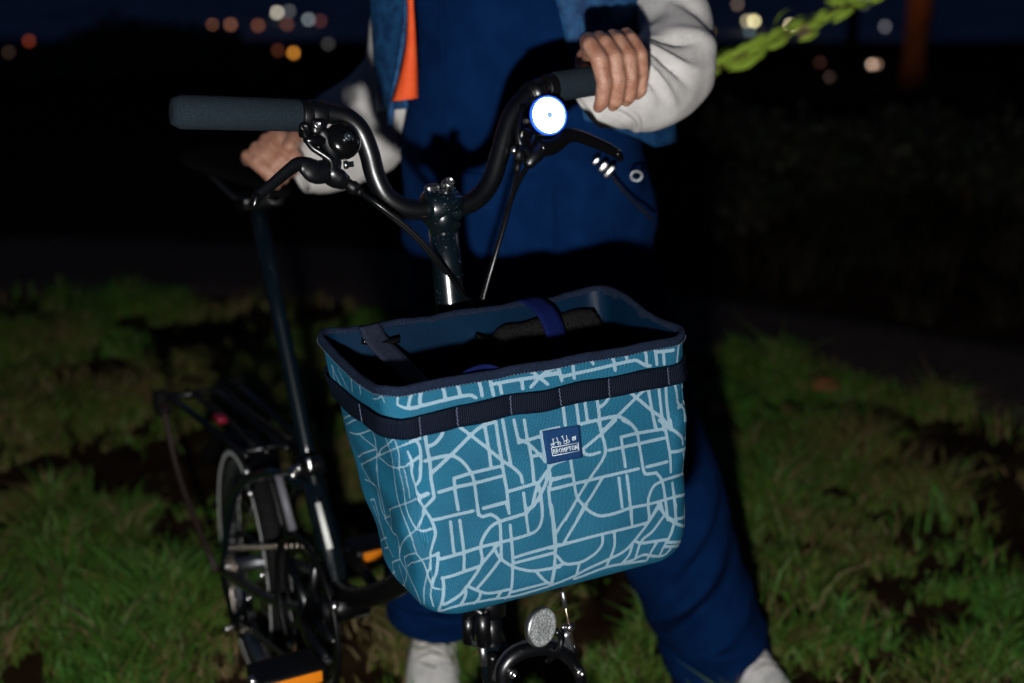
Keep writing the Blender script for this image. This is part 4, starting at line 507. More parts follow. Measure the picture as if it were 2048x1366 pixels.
# bound rim: a stiff doubled edge, wavy, with a stitched lower lip
n = 520; top = basket_ring(0, n); low = basket_ring(.011, n); cen = top.mean(0)
out_n = top - cen; out_n -= BK_U * (out_n @ BK_U)[:, None]; tg = np.roll(top, -1, 0) - np.roll(top, 1, 0); out_n = np.cross(tg, BK_U); out_n /= np.linalg.norm(out_n, axis=1, keepdims=True)
if ((top - cen) * out_n).sum() < 0: out_n = -out_n
u_ = np.arange(n) / n; wob = .0006 * np.sin(u_ * 2 * math.pi * 13 + 1) + .0009 * vnoise(top * 70, 2)
prof = [(-.0038, -.006), (-.0040, .000), (-.0028, .0024), (-.0002, .0034), (.0016, .0027), (.0024, .0006), (.0027, -.0026), (.0026, -.0050), (.0018, -.0062), (.0002, -.0060)]
G = np.stack([top + out_n * (a_ + wob[:, None] * .7) + BK_U * (b_ + wob[:, None]) for a_, b_ in prof], 1)
mb = MB(); k_ = len(prof); mb.add(G.reshape(-1, 3), [[i * k_ + j, ((i + 1) % n) * k_ + j, ((i + 1) % n) * k_ + j + 1, i * k_ + j + 1] for i in range(n) for j in range(k_ - 1)]); rim = mb.make('rim', M['binding'], basket)
def on_cloth(u, v, off=0.):
    """point and outward normal on the bag wall; u = share of the girth, v = metres below the rim"""
    e_ = .004; i0 = basket_ring(v, 900); i1 = basket_ring(v + e_, 900); k = u * 900; a = int(k) % 900; f_ = k - int(k)
    p = i0[a] * (1 - f_) + i0[(a + 1) % 900] * f_; t = unit(i0[(a + 6) % 900] - i0[(a - 6) % 900]); d = unit(i1[a] - i0[a]); nn = unit(np.cross(t, d))
    if nn @ (p - i0.mean(0)) < 0: nn = -nn
    return p + nn * off, nn, t, d
# stitches along the lip
mb = MB()
for i in range(0, n, 2):
    p = G[i, 7] + out_n[i] * .0008; t = unit(tg[i]); mb.box(p, (t, BK_U, out_n[i]), (.0009, .00028, .0003), 0)
tag(mb.make('rim_stitching', M['thread'], rim), None, None, None, 'stuff')
web_mat = mat('ribbed_webbing', (.012, .015, .030), .7, 0, .08); nt = web_mat.node_tree; b_ = nt.nodes["Principled BSDF"]
at_n = nt.nodes.new("ShaderNodeAttribute"); at_n.attribute_name = "cloth_s"; mu = nt.nodes.new("ShaderNodeMath"); mu.operation = 'MULTIPLY'; mu.inputs[1].default_value = 2 * math.pi / .0021; nt.links.new(at_n.outputs["Fac"], mu.inputs[0])
sn_ = nt.nodes.new("ShaderNodeMath"); sn_.operation = 'SINE'; nt.links.new(mu.outputs[0], sn_.inputs[0]); mx = nt.nodes.new("ShaderNodeValToRGB"); mr_ = nt.nodes.new("ShaderNodeMapRange"); mr_.inputs["From Min"].default_value = -1; nt.links.new(sn_.outputs[0], mr_.inputs["Value"]); nt.links.new(mr_.outputs[0], mx.inputs[0])
mx.color_ramp.elements[0].color = (.0004, .0012, .0045, 1); mx.color_ramp.elements[1].color = (.0050, .0085, .020, 1); nt.links.new(mx.outputs[0], b_.inputs["Base Color"])
bp_ = nt.nodes.new("ShaderNodeBump"); bp_.inputs["Strength"].default_value = .8; bp_.inputs["Distance"].default_value = .0006; nt.links.new(mr_.outputs[0], bp_.inputs["Height"]); nt.links.new(bp_.outputs[0], b_.inputs["Normal"])
# webbing band sewn on in loops round the bag
us = np.arange(.155, .845, .0022); pts = []; nr = []
stitch = [.262, .353, .392, .452, .508, .566, .640, .668]
ring_cache = {}
for u in us:
    sag = .012 * math.exp(-((u - .215) / .055) ** 2) + .003 * math.exp(-((u - .36) / .03) ** 2)
    v = .0352 + sag + .0008 * math.sin(u * 80)
    gaps = sorted(stitch); lo = max([s_ for s_ in gaps if s_ <= u], default=.155); hi = min([s_ for s_ in gaps if s_ > u], default=.845)
    q = (u - lo) / max(hi - lo, 1e-6); slack = .0046 * (math.sin(math.pi * q) ** .7) * (.35 + .65 * q) * (1.7 if (.335 > lo > .2 or lo > .64) else 1)
    p, nn, t, d = on_cloth(u, v, .0016 + slack); pts.append(p); nr.append(nn)
mb = MB(); mb.strip(pts, nr, .0208, .0013)
web = mb.make('webbing_band', web_mat, basket)
sv = np.repeat(np.concatenate([[0], np.cumsum(np.linalg.norm(np.diff(np.array(pts), axis=0), axis=1))]), 7); a_ = web.data.attributes.new("cloth_s", 'FLOAT', 'POINT'); a_.data.foreach_set("value", sv.astype(np.float32))
mb = MB(); pts = np.array(pts); nr = np.array(nr)
for s_ in stitch:
    i = int(np.argmin(np.abs(us - s_))); t = unit(pts[i + 1] - pts[i - 1]); w_ = np.cross(t, nr[i])
    for k in range(9): mb.box(pts[i] + w_ * (-.0082 + .0020 * k) + nr[i] * .0009 + t * .0004 * (-1) ** k, (w_, t, nr[i]), (.0009, .0004, .0003), 0)
tag(mb.make('bar_tack', M['thread'], web), None, None, None, 'stuff')
# sewn label
def lab(x, y, off): # x,y 0..1 in the label, y downwards
    u = .4838 + (.5268 - .4838) * x; p, nn, t, d = on_cloth(u, .0675 + .0345 * y, off); return p
Gl = np.array([[lab(x, y, .0016 - .0006 * (abs(x - .5) > .48)) for x in np.linspace(0, 1, 12)] for y in np.linspace(0, 1, 10)])
mb = MB(); mb.sheet(Gl); patch = mb.make('label_patch', M['patch'], basket)
md = patch.modifiers.new('thick', 'SOLIDIFY'); md.thickness = .0008; md.offset = -1
L00, L10, L01 = lab(0, 0, .0021), lab(1, 0, .0021), lab(0, 1, .0021); L11 = lab(1, 1, .0021)
def lp(x, y): return (L00 * (1 - x) + L10 * x) * (1 - y) + (L01 * (1 - x) + L11 * x) * y
ln_n = unit(np.cross(L10 - L00, L01 - L00)); ln_n = ln_n if ln_n @ (CAM - L00) > 0 else -ln_n
def strokes(mb, pls, w):
    for pl in pls:
        P = [lp(*p) + ln_n * .0002 for p in pl]
        for a, b in zip(P[:-1], P[1:]):
            d = unit(b - a); s = np.cross(d, ln_n) * w / 2; a2, b2 = a - d * w * .35, b + d * w * .35
            V = [a2 - s, a2 + s, b2 + s, b2 - s]; V = V + [v_ + ln_n * .0004 for v_ in V]
            mb.add(V, [[4, 5, 6, 7], [0, 1, 5, 4], [1, 2, 6, 5], [2, 3, 7, 6], [3, 0, 4, 7]])
def circ(x, y, r, ry=None, k=12, a0=0, a1=6.2832): return [(x + r * math.cos(a0 + (a1 - a0) * i / k), y + (ry or r) * math.sin(a0 + (a1 - a0) * i / k)) for i in range(k + 1)]
GL = {'B': [[(0, 0), (0, 1)], [(-.1, 0), (.5, 0), (.75, .12), (.75, .36), (.5, .48), (0, .48)], [(.5, .48), (.85, .62), (.85, .86), (.55, 1), (-.1, 1)]],
      'R': [[(0, 0), (0, 1)], [(-.12, 0), (.5, 0), (.78, .14), (.78, .4), (.5, .52), (0, .52)], [(.4, .52), (.8, 1), (.95, 1)], [(-.15, 1), (.18, 1)]],
      'O': [circ(.45, .5, .45, .5)], 'M': [[(-.12, 1), (.2, 1)], [(.03, 1), (.08, 0), (.5, .75), (.92, 0), (.97, 1)], [(.8, 1), (1.12, 1)], [(-.06, 0), (.08, 0)], [(.92, 0), (1.06, 0)]],
      'P': [[(0, 0), (0, 1)], [(-.12, 0), (.5, 0), (.8, .15), (.8, .42), (.5, .56), (0, .56)], [(-.15, 1), (.2, 1)]], 'T': [[(-.05, .2), (-.05, 0), (.95, 0), (.95, .2)], [(.45, 0), (.45, 1)], [(.28, 1), (.62, 1)]],
      'N': [[(-.12, 1), (.16, 1)], [(.02, 1), (.02, 0), (.88, 1), (.88, 0)], [(-.1, 0), (.02, 0)], [(.74, 0), (1.02, 0)]]}
mb = MB(); x = .196; adv = {'M': .102, 'T': .082, 'P': .078, 'B': .080, 'R': .086, 'O': .092, 'N': .09}; wd = {'M': .070, 'O': .068, 'N': .062, 'T': .060}
for ch in 'BROMPTON':
    strokes(mb, [[(x + px * wd.get(ch, .056), .585 + py * .125) for px, py in pl] for pl in GL[ch]], .00042); x += adv[ch]
mb.make('lettering', M['white_thread'], patch)
mb = MB(); strokes(mb, [[(.155, .525), (.90, .525), (.90, .770), (.155, .770), (.155, .525)]], .00055); mb.make('lettering_frame', M['white_thread'], patch)
for icon in ([circ(.20, .445, .040, .045), circ(.385, .440, .042, .047), [(.20, .445), (.245, .41), (.30, .385), (.355, .385), (.385, .44)], [(.235, .42), (.225, .275), (.205, .275), (.265, .275)], [(.36, .385), (.335, .25)]],
             [circ(.555, .435, .042, .047), circ(.625, .425, .042, .047), [(.53, .40), (.60, .375), (.65, .385)], [(.535, .40), (.485, .245), (.465, .25), (.515, .235)], [(.615, .38), (.60, .235)]],
             [circ(.80, .37, .045, .050), circ(.81, .365, .022, .025), [(.755, .32), (.775, .335), (.83, .325), (.86, .30)], [(.76, .41), (.775, .43)]]):
    mb = MB(); strokes(mb, icon, .00045); mb.make('bicycle_icon', M['white_thread'], patch)
# inside: two carrying straps, a padded black sleeve for the carrier frame and a small blue tab
def inner(x, y, h): return BK_C - BK_U * h + BK_F * (y + .058 * h / BK_H) + BK_R * x
for pl, m_, nm in (([(.115, -.079, -.004), (.112, -.066, .010), (.098, -.040, .030), (.080, -.006, .060), (.070, .030, .085), (.066, .060, .075)], M['webbing'], 'carry_strap'),
                   ([(-.070, -.083, -.005), (-.074, -.070, -.006), (-.080, -.052, .004), (-.083, -.040, .030), (-.084, -.034, .065), (-.084, -.030, .110)], M['blue_web'], 'carry_strap')):
    P = crm([inner(*p) for p in pl], 8); mb = MB(); T_ = np.gradient(P, axis=0); W_ = np.tile(BK_R + BK_F * .12, (len(P), 1)); mb.strip(P, np.cross(W_, T_), .026, .0018); mb.make(nm, m_, basket)
mb = MB(); mb.tube(crm([inner(.128, -.072, .008), inner(.112, -.068, .012), inner(.090, -.064, .010)], 5), .0030, 10); mb.make('strap_slider', M['gloss_black'], basket)
Gp = np.zeros((26, 30, 3))                                    # sleeve: hangs on the back wall, its top edge frayed and curled
for i in range(26):
    for j in range(30):
        x = .000 - .148 * j / 29; q = i / 25; roll = math.sin(min(q * 3.2, 1) * math.pi / 2)
        h = .020 + .001 * math.sin(j * .7) - .006 * (j / 29) + q * .150 - .012 * roll * (1 - q) + .006 * math.exp(-((j - 3) / 2.5) ** 2) * (1 - q)
        Gp[i, j] = inner(x, -.074 + .024 * roll + .001 * math.sin(j * .5 + i * .3) + .006 * math.exp(-((j - 2) / 2.) ** 2) * (1 - q), h)
mb = MB(); mb.sheet(Gp); sl_ = mb.make('padded_sleeve', M['pocket'], basket); md = sl_.modifiers.new('thick', 'SOLIDIFY'); md.thickness = .005
mb = MB(); P = crm([inner(.100, .077, .008), inner(.085, .076, .000), inner(.066, .076, -.002), inner(.050, .077, .004)], 6); mb.strip(P, np.tile(-BK_F + BK_U * .5, (len(P), 1)), .010, .0016); mb.make('fabric_tab', M['blue_web'], basket)

# ================================================================== BICYCLE
bike = empty('bicycle', BASE, 'dark folding bicycle with riser handlebar and small wheels, its basket facing us', 'bicycle')
def part(mb, name, m, parent=bike, **k): return mb.make(name, M[m] if isinstance(m, str) else m, parent, **k)
def sp(u): return B(.004 + float(np.interp(.931 - u, [-.1, 0, .20, .431, .70], [-.0185, 0, .0371, .1010, .167])), 0, u)       # point of the steering axis at height u
# ---- stem
mb = MB(); mb.tube([sp(.915), sp(.86), sp(.80), sp(.74), sp(.70), sp(.66), sp(.60), sp(.535)], [.0158, .0160, .0162, .0163, .0164, .0165, .0165, .0168], 28); stem = part(mb, 'stem', 'frame')
mb = MB(); mb.tube([sp(.548), sp(.538), sp(.500), sp(.485)], [.018, .0205, .0205, .019], 28); part(mb, 'hinge_collar', 'black_metal')
mb = MB(); mb.tube([sp(.487), sp(.47), sp(.452)], [.0145, .0125, .016], 20); part(mb, 'headset', 'black_metal')
mb = MB(); mb.tube([sp(.455), sp(.34)], [.0165, .0165], 24); part(mb, 'head_tube', 'frame')
# handlebar clamp: a rounded barrel on the stem's top, with its silver bolt
mb = MB(); mb.tube([CLAMP - BR * .019, CLAMP - BR * .016, CLAMP + BR * .016, CLAMP + BR * .019], [.0165, .0195, .0195, .0165], 24)
mb.tube([CLAMP - BS * .028, CLAMP - BS * .01, CLAMP + BS * .012], [.0158, .0172, .0165], 24)
clamp = part(mb, 'bar_clamp', 'frame')
mb = MB(); bc = CLAMP + BS * .0215 - BN * .0; mb.lathe(bc - BR * .008 + BN * .002, unit(BN * .9 + BS * .4), [(.0, 0), (.0062, 0), (.0068, .004), (.0062, .010), (.0045, .0125), (.0045, .0105), (.0, .0105)], 18)
mb.cap(bc + BR * .004, bc + BR * .012, .0055, .005); part(mb, 'clamp_bolt', 'steel', clamp)
# rain drops on stem and clamp
mb = MB(); r_ = np.random.default_rng(3)
for i in range(70):
    a = r_.uniform(-1.5, 1.5); u = r_.uniform(.80, .945); sz = r_.choice([.0003, .0004, .0006, .0008], p=[.5, .3, .15, .05])
    nn = BN * math.cos(a) + BR * math.sin(a); rr = .0162 if u < .905 else .0185
    c = sp(u) + nn * rr; ax = (unit(np.cross(nn, BS)), BS, nn); mb.add(*sph(c, sz, (1, 1.1, .55), 8, ax))
for i in range(45):
    a = r_.uniform(-1.3, 1.6); x = r_.uniform(-.018, .018); nn = BN * math.cos(a) + BS * math.sin(a); sz = r_.choice([.0004, .0006, .0009], p=[.5, .35, .15])
    mb.add(*sph(CLAMP + BR * x + nn * .0194, sz, (1, 1, .6), 8, (BR, np.cross(nn, BR), nn)))
tag(part(mb, 'rain_drops', 'drop', stem), None, None, None, 'stuff')
# ---- handlebar
lpx = [(868, 416), (835, 420), (800, 412), (770, 390), (750, 350), (738, 305), (720, 262), (692, 236), (655, 226), (610, 224), (560, 223), (352, 225)]
rpx = [(900, 414), (930, 410), (958, 394), (982, 362), (998, 315), (1010, 270), (1027, 226), (1058, 190), (1100, 172), (1150, 162), (1272, 148)]
PB = np.concatenate([[bar(*p) for p in lpx[::-1]], [bar(*p) for p in rpx]]); mb = MB(); PBs = crm(PB, 7); mb.tube(PBs, .0111, 20); hbar = part(mb, 'handlebar', 'black_metal')
def grip(p0, p1, name='grip'):
    d = unit(p1 - p0); L = np.linalg.norm(p1 - p0); mb = MB()
    mb.lathe(p0, d, [(.0112, 0), (.0160, .0), (.0170, .002), (.0171, L - .012), (.0168, L - .008), (.0130, L), (.006, L + .0006), (0, L + .0006)], 30); return part(mb, name, 'foam', hbar)
gL0, gL1 = bar(598, 230), bar(343, 223); grip(gL0, gL1)
gR0, gR1 = bar(1108, 174), bar(1281, 147); grip(gR0, gR1)
# ---- image-left controls: grip ring, lever clamp, bell, lever, cable
dL = unit(gL1 - gL0)
mb = MB(); mb.lathe(bar(614, 231) , dL, [(.0113, -.004), (.0150, -.004), (.0158, -.002), (.0158, .006), (.0150, .008), (.0113, .008)], 26); mb.box(bar(608, 262, .008), (dL, BS, BN), (.005, .007, .006), .3); part(mb, 'lock_ring', 'black_plastic', hbar)
levL = empty('brake_lever', ORG[bike]); levL.parent = bike; levL.location = (0, 0, 0)
mb = MB(); mb.lathe(bar(631, 229), dL, [(.0113, -.0095), (.0146, -.0095), (.0155, -.007), (.0155, .006), (.0146, .008), (.0113, .008)], 26); mb.box(bar(634, 254, .010), (dL, BS, BN), (.008, .009, .007), .3); part(mb, 'lever_clamp', 'black_metal', levL)
for px, py, m_ in ((632, 250, 'steel'), (605, 255, 'black_metal')):
    mb = MB(); mb.lathe(bar(px, py, .016), BN, [(0, 0), (.0042, 0), (.0044, .003), (.0038, .0055), (.0022, .0060), (.0020, .0045), (0, .0045)], 16); part(mb, 'clamp_screw', m_, levL)
mb = MB(); body = crm([bar(640, 262, .012), bar(655, 290, .014), bar(664, 318, .016), bar(660, 345, .018), bar(676, 358, .018), bar(692, 366, .018)], 5); mb.tube(body, np.interp(np.linspace(0, 1, len(body)), [0, .3, .6, .8, 1], [.0085, .0095, .0120, .0118, .0085]), 14, sq=(1, .8)); part(mb, 'lever_body', 'black_metal', levL)
mb = MB(); mb.tube(crm([bar(606, 262, .016), bar(622, 292, .019), bar(645, 308, .022), bar(662, 322, .024), bar(664, 344, .024)], 5), np.linspace(.0032, .0042, 21), 10); part(mb, 'shift_cable', 'cable', levL)
bl = crm([bar(655, 342, .022), bar(632, 344, .024), bar(612, 333, .026), bar(597, 328, .028), bar(578, 340, .030), bar(545, 368, .033), bar(516, 392, .036), bar(508, 404, .036)], 6)
mb = MB(); mb.tube(bl, np.interp(np.linspace(0, 1, len(bl)), [0, .2, .4, .7, .93, 1], [.0120, .0125, .0075, .0060, .0052, .0045]), 14, sq=(1, .55), up0=BS); part(mb, 'lever_blade', 'black_metal', levL)
mb = MB(); mb.cap(bar(512, 396, .038), bar(508, 410, .037), .0052, .0046); part(mb, 'lever_tip', 'gloss_black', levL)
mb = MB(); mb.lathe(bar(688, 330, .012), unit(BR * -.8 + BN * .5), [(0, 0), (.0045, 0), (.0045, .004), (.0030, .004), (.0030, .010), (.0, .010)], 12); part(mb, 'reach_screw', 'steel', levL)
mb = MB(); mb.tube([bar(690, 364, .018), bar(700, 371, .018), bar(703, 373, .018), bar(714, 380, .018)], [.0060, .0060, .0072, .0068], 14); mb.tube([bar(714, 380, .018), bar(724, 387, .018)], [.0050, .0038], 12); part(mb, 'cable_adjuster', 'black_plastic', levL)
# bell: domed cup with its hub screw, striker lever beside it
bN = unit(BN * .93 + BS * .22 - BR * .1); bc = bar(682, 284, .012)
mb = MB(); mb.lathe(bc, bN, [(.004, -.004), (.0178, -.003), (.0194, .000), (.0197, .004), (.0188, .0085), (.0155, .0125), (.0100, .0150), (.0050, .0158), (.0046, .0166), (.0046, .0158), (0, .0158)], 36)
bell = part(mb, 'bell', 'gloss_black'); mb = MB(); mb.lathe(bc + bN * .0155, bN, [(0, 0), (.0042, 0), (.0044, .0012), (.0030, .0022), (.0012, .0024), (.0010, .0012), (0, .0012)], 18); part(mb, 'bell_screw', mat('bell_screw', (.05, .07, .08), .35, .6), bell)
mb = MB(); mb.add(*sph(bar(630, 281, .018), .0105, (1.25, .62, .5), 16, (dL, BS, BN))); part(mb, 'striker', 'gloss_black', bell)
mb = MB(); mb.tube([bar(682, 284, .0), bar(682, 284, .010)], [.005, .005], 10); part(mb, 'bell_mount', 'black_plastic', bell)
# ---- image-right controls
dR = unit(gR1 - gR0)
mb = MB(); mb.lathe(bar(1098, 176), dR, [(.0113, -.006), (.0150, -.006), (.0157, -.004), (.0157, .006), (.0113, .008)], 26); part(mb, 'lock_ring', 'black_plastic', hbar)
levR = empty('brake_lever', ORG[bike]); levR.parent = bike; levR.location = (0, 0, 0)
mb = MB(); mb.lathe(bar(1072, 186), unit(bar(1085, 180) - bar(1060, 192)), [(.0113, -.009), (.0148, -.008), (.0150, .008), (.0113, .009)], 24); part(mb, 'lever_clamp', 'black_metal', levR)
body = crm([bar(1072, 205, .012), bar(1078, 240, .012), bar(1086, 275, .012), bar(1076, 300, .013), bar(1062, 318, .014), bar(1056, 332, .014)], 5); mb = MB(); mb.tube(body, np.interp(np.linspace(0, 1, len(body)), [0, .4, .7, 1], [.009, .010, .0105, .0062]), 14, sq=(1, .8)); part(mb, 'lever_body', 'black_metal', levR)
bl = crm([bar(1080, 292, .018), bar(1105, 290, .020), bar(1130, 274, .022), bar(1152, 271, .024), bar(1190, 285, .026), bar(1222, 300, .028), bar(1240, 311, .028)], 6)
mb = MB(); mb.tube(bl, np.interp(np.linspace(0, 1, len(bl)), [0, .25, .5, .9, 1], [.0120, .0100, .0072, .0060, .0048]), 14, sq=(1, .6), up0=BS); part(mb, 'lever_blade', 'gloss_black', levR)
mb = MB(); mb.cap(bar(1236, 308, .031), bar(1240, 316, .030), .0050, .0044); part(mb, 'lever_tip', 'gloss_black', levR)
for q in ((1045, 268, .010), (1028, 300, .012)):
    mb = MB(); mb.lathe(bar(*q), BN, [(0, 0), (.005, 0), (.005, .004), (.003, .006), (0, .006)], 14); part(mb, 'clamp_screw', 'steel', levR)
mb = MB(); mb.tube(crm([bar(1046, 210, .010), bar(1036, 255, .016), bar(1042, 290, .018), bar(1058, 305, .018)], 5), .0036, 10); part(mb, 'shift_cable', 'cable', levR)
mb = MB(); mb.box(bar(1045, 280, .012), (unit(A(.2, 0, 1)), BR, BN), (.014, .009, .008), .3); part(mb, 'gear_shifter', 'gloss_black', levR)
mb = MB(); mb.tube([bar(1040, 292, .016), bar(1036, 322, .018)], [.0062, .0058], 12); mb.tube([bar(1036, 322, .018), bar(1034, 345, .018)], [.0042, .0036], 12); part(mb, 'cable_adjuster', 'black_plastic', levR)
# front lamp: round housing with a bright lens
lN = unit(BN * .95 + FW * -.25 + BS * .02); lc = bar(1096, 231, .030)
mb = MB(); mb.lathe(lc, lN, [(.006, -.034), (.015, -.033), (.0195, -.026), (.0205, -.006), (.0214, .000), (.0214, .003), (.0194, .003), (.0194, .0005)], 36, cap=False); lamp_ = part(mb, 'front_lamp', 'gloss_black')
mb = MB(); mb.lathe(lc, lN, [(.0210, -.002), (.0216, -.001), (.0218, .0015), (.0212, .0036), (.0196, .0038), (.0192, .0008)], 36, cap=False); part(mb, 'lamp_halo_ring', 'halo_ring', lamp_)  # added blue glowing ring, stands in for the halo round the lamp
mb = MB(); mb.lathe(lc, lN, [(.0194, .0010), (.0165, .0032), (.0090, .0046), (.0034, .0050), (.0032, .0040), (0, .0040)], 36, cap=False); part(mb, 'lamp_lens', 'lens', lamp_)
mb = MB(); mb.lathe(lc + lN * .0044, lN, [(.0044, 0), (.0030, .0014), (.0, .0018)], 16); part(mb, 'lamp_led', 'led', lamp_)
mb = MB(); mb.lathe(bar(1062, 190), unit(bar(1075, 184) - bar(1050, 197)), [(.0113, -.005), (.0145, -.005), (.0145, .005), (.0113, .005)], 22); mb.tube([bar(1066, 192, .010), lc - lN * .028], [.006, .006], 10); part(mb, 'lamp_bracket', 'black_plastic', lamp_)
# ---- cables from the levers down behind the basket
def cable(name, pts, r=.0026, m='cable'):
    mb = MB(); P = crm(pts, 8); mb.tube(P, r, 10); return part(mb, name, m)
cable('brake_cable', [bar(722, 386, .018), bar(760, 412, .030), bar(830, 468, .034), bar(885, 532, .030), bar(925, 590, .012), bar(960, 650, -.010), sp(.62) - BR * .03])
cable('gear_cable', [bar(706, 372, .016), bar(750, 408, .022), bar(825, 470, .026), bar(885, 538, .022), bar(930, 600, .004), sp(.66) - BR * .025])
cable('brake_cable', [bar(1034, 345, .018), bar(1026, 385, .020), bar(1012, 440, .022), bar(990, 515, .018), bar(965, 605, .006), bar(952, 680, -.004)], .0024)
cable('gear_cable', [bar(1056, 332, .014), bar(1040, 358, .016), bar(1020, 405, .018), bar(1008, 450, .020), bar(986, 525, .014), bar(960, 612, .002), bar(950, 680, -.008)], .0030)
# ---- below the basket: folding-hinge lever, luggage block, reflector, caliper, fork, wheel
mb = MB(); h0 = side(950, 1235, .03); mb.tube([side(936, 1235, .032), side(938, 1284, .03)], [.0070, .0068], 14); mb.tube([side(964, 1228, .022), side(968, 1288, .020)], [.0085, .0082], 14); mb.tube(crm([side(934, 1232, .032), side(950, 1220, .028), side(966, 1228, .022)], 5), .0055, 10); part(mb, 'hinge_lever', 'black_metal')
mb = MB(); mb.tube([side(965, 1292, .018), side(968, 1330, .016)], [.004, .004], 10); mb.cap(side(935, 1284, .03), side(966, 1290, .022), .004, .004); part(mb, 'lever_rod', 'alu')
mb = MB(); mb.tube(crm([side(985, 1310, .014), side(985, 1345, .012), side(985, 1400, .012)], 4), .006, 12); part(mb, 'gear_housing', 'cable')
mb = MB(); mb.box(sp(.60) + BN * .030, (BR, BS, BN), (.030, .055, .012), .25); part(mb, 'luggage_block', 'black_plastic')
# reflector on its bracket
rc = B(.222, 0, .526); rc = on(1082, 1254, rc, BF); rN = unit(BF * .95 + Z3 * .12 - BR * .28); rx = unit(np.cross(Z3, rN)); ry = np.cross(rN, rx)
mb = MB(); mb.lathe(rc, rN, [(.0, -.005), (.0200, -.005), (.0215, -.001), (.0215, .0020), (.0202, .0030)], 36, cap=False); rf = part(mb, 'front_reflector', 'alu')
mb = MB(); mb.lathe(rc, rN, [(.0202, .0028), (.0150, .0036), (.0, .0040)], 36, cap=False); lensr = part(mb, 'reflector_lens', 'refl', rf)
mb = MB()                                                     # moulded prisms, three blocks
for i in range(-13, 14):
    for j in range(-13, 14):
        x, y = i * .00145, j * .00145
        if x * x + y * y > .0188 ** 2 or i in (-5, 4): continue
        t = .0004 + .0003 * ((i * 7 + j * 3) % 3); c = rc + rx * x + ry * y + rN * .0034; q = .00064
        V = [c - rx * q - ry * q, c + rx * q - ry * q, c + rx * q + ry * q, c - rx * q + ry * q, c + rN * (.0004 + .0012 * random.random()) + rx * random.uniform(-.0005, .0005) + ry * random.uniform(-.0005, .0005)]
        mb.add(V, [[0, 1, 4], [1, 2, 4], [2, 3, 4], [3, 0, 4]])
tag(part(mb, 'prisms', 'refl', lensr, smooth=False), None, None, None, 'stuff')
mb = MB(); mb.tube(crm([on(1112, 1262, rc, BF), on(1122, 1275, rc, BF), on(1118, 1300, rc, BF), on(1095, 1322, rc - BF * .02, BF)], 5), .0035, 10); part(mb, 'reflector_bracket', 'black_metal')
# brake wire with its anchor bolt
wpl = rc - BF * .01
mb = MB(); mb.tube([on(1125, 1183, wpl, BF), on(1131, 1215, wpl, BF)], [.0024, .0026], 10); part(mb, 'wire_ferrule', 'alu')
mb = MB(); mb.tube([on(1129, 1205, wpl, BF), on(1138, 1250, wpl, BF), on(1148, 1292, wpl, BF)], .0012, 8); part(mb, 'brake_wire', 'gold_wire')
mb = MB(); mb.tube([on(1148, 1288, wpl, BF), on(1153, 1310, wpl, BF)], [.0018, .0020], 8); part(mb, 'wire_end', 'cable')
mb = MB(); q = on(1136, 1252, wpl, BF); mb.lathe(q - BR * 0 + BF * .002, BF, [(0, 0), (.0046, 0), (.0046, .004), (.0030, .0055), (0, .0055)], 12); mb.cap(q + BR * .006, q - BR * .006, .0024); part(mb, 'anchor_bolt', 'steel')
# caliper arms arching over the tyre
fa = B(.228, 0, .205)                                        # front axle
mb = MB(); cp = wpl
mb.tube(crm([on(1005, 1366, cp, BF), on(1008, 1338, cp, BF), on(1030, 1312, cp, BF), on(1070, 1298, cp, BF), on(1110, 1300, cp, BF), on(1140, 1318, cp, BF), on(1160, 1350, cp, BF), on(1166, 1385, cp, BF)], 6), .0075, 14, sq=(1, .8)); cal = part(mb, 'brake_caliper', 'black_metal')
cp2 = cp - BF * .012; mb = MB(); mb.tube(crm([on(996, 1360, cp2, BF), on(1010, 1320, cp2, BF), on(1050, 1292, cp2, BF), on(1100, 1288, cp2, BF), on(1140, 1302, cp2, BF), on(1128, 1262, cp2, BF)], 6), .0068, 12); part(mb, 'caliper_arm', 'alu', cal)
for px, py in ((1022, 1345), (1157, 1343)):
    mb = MB(); mb.lathe(on(px, py, cp + BF * .006, BF), BF, [(0, 0), (.0055, 0), (.0055, .004), (.0040, .006), (.0020, .006), (.0018, .004), (0, .004)], 14); part(mb, 'caliper_bolt', 'steel', cal)
mb = MB(); mb.tube(crm([fa + BR * .046, sp(.30) + BR * .045 + BN * .01, sp(.345) + BR * .040, sp(.365) + BR * .012], 6), [.010] * 19, 12); mb.tube(crm([fa - BR * .046, sp(.30) - BR * .045 + BN * .01, sp(.345) - BR * .040, sp(.365) - BR * .012], 6), [.010] * 19, 12); mb.tube([sp(.44), sp(.36)], [.016, .018], 16)
part(mb, 'fork', 'frame')
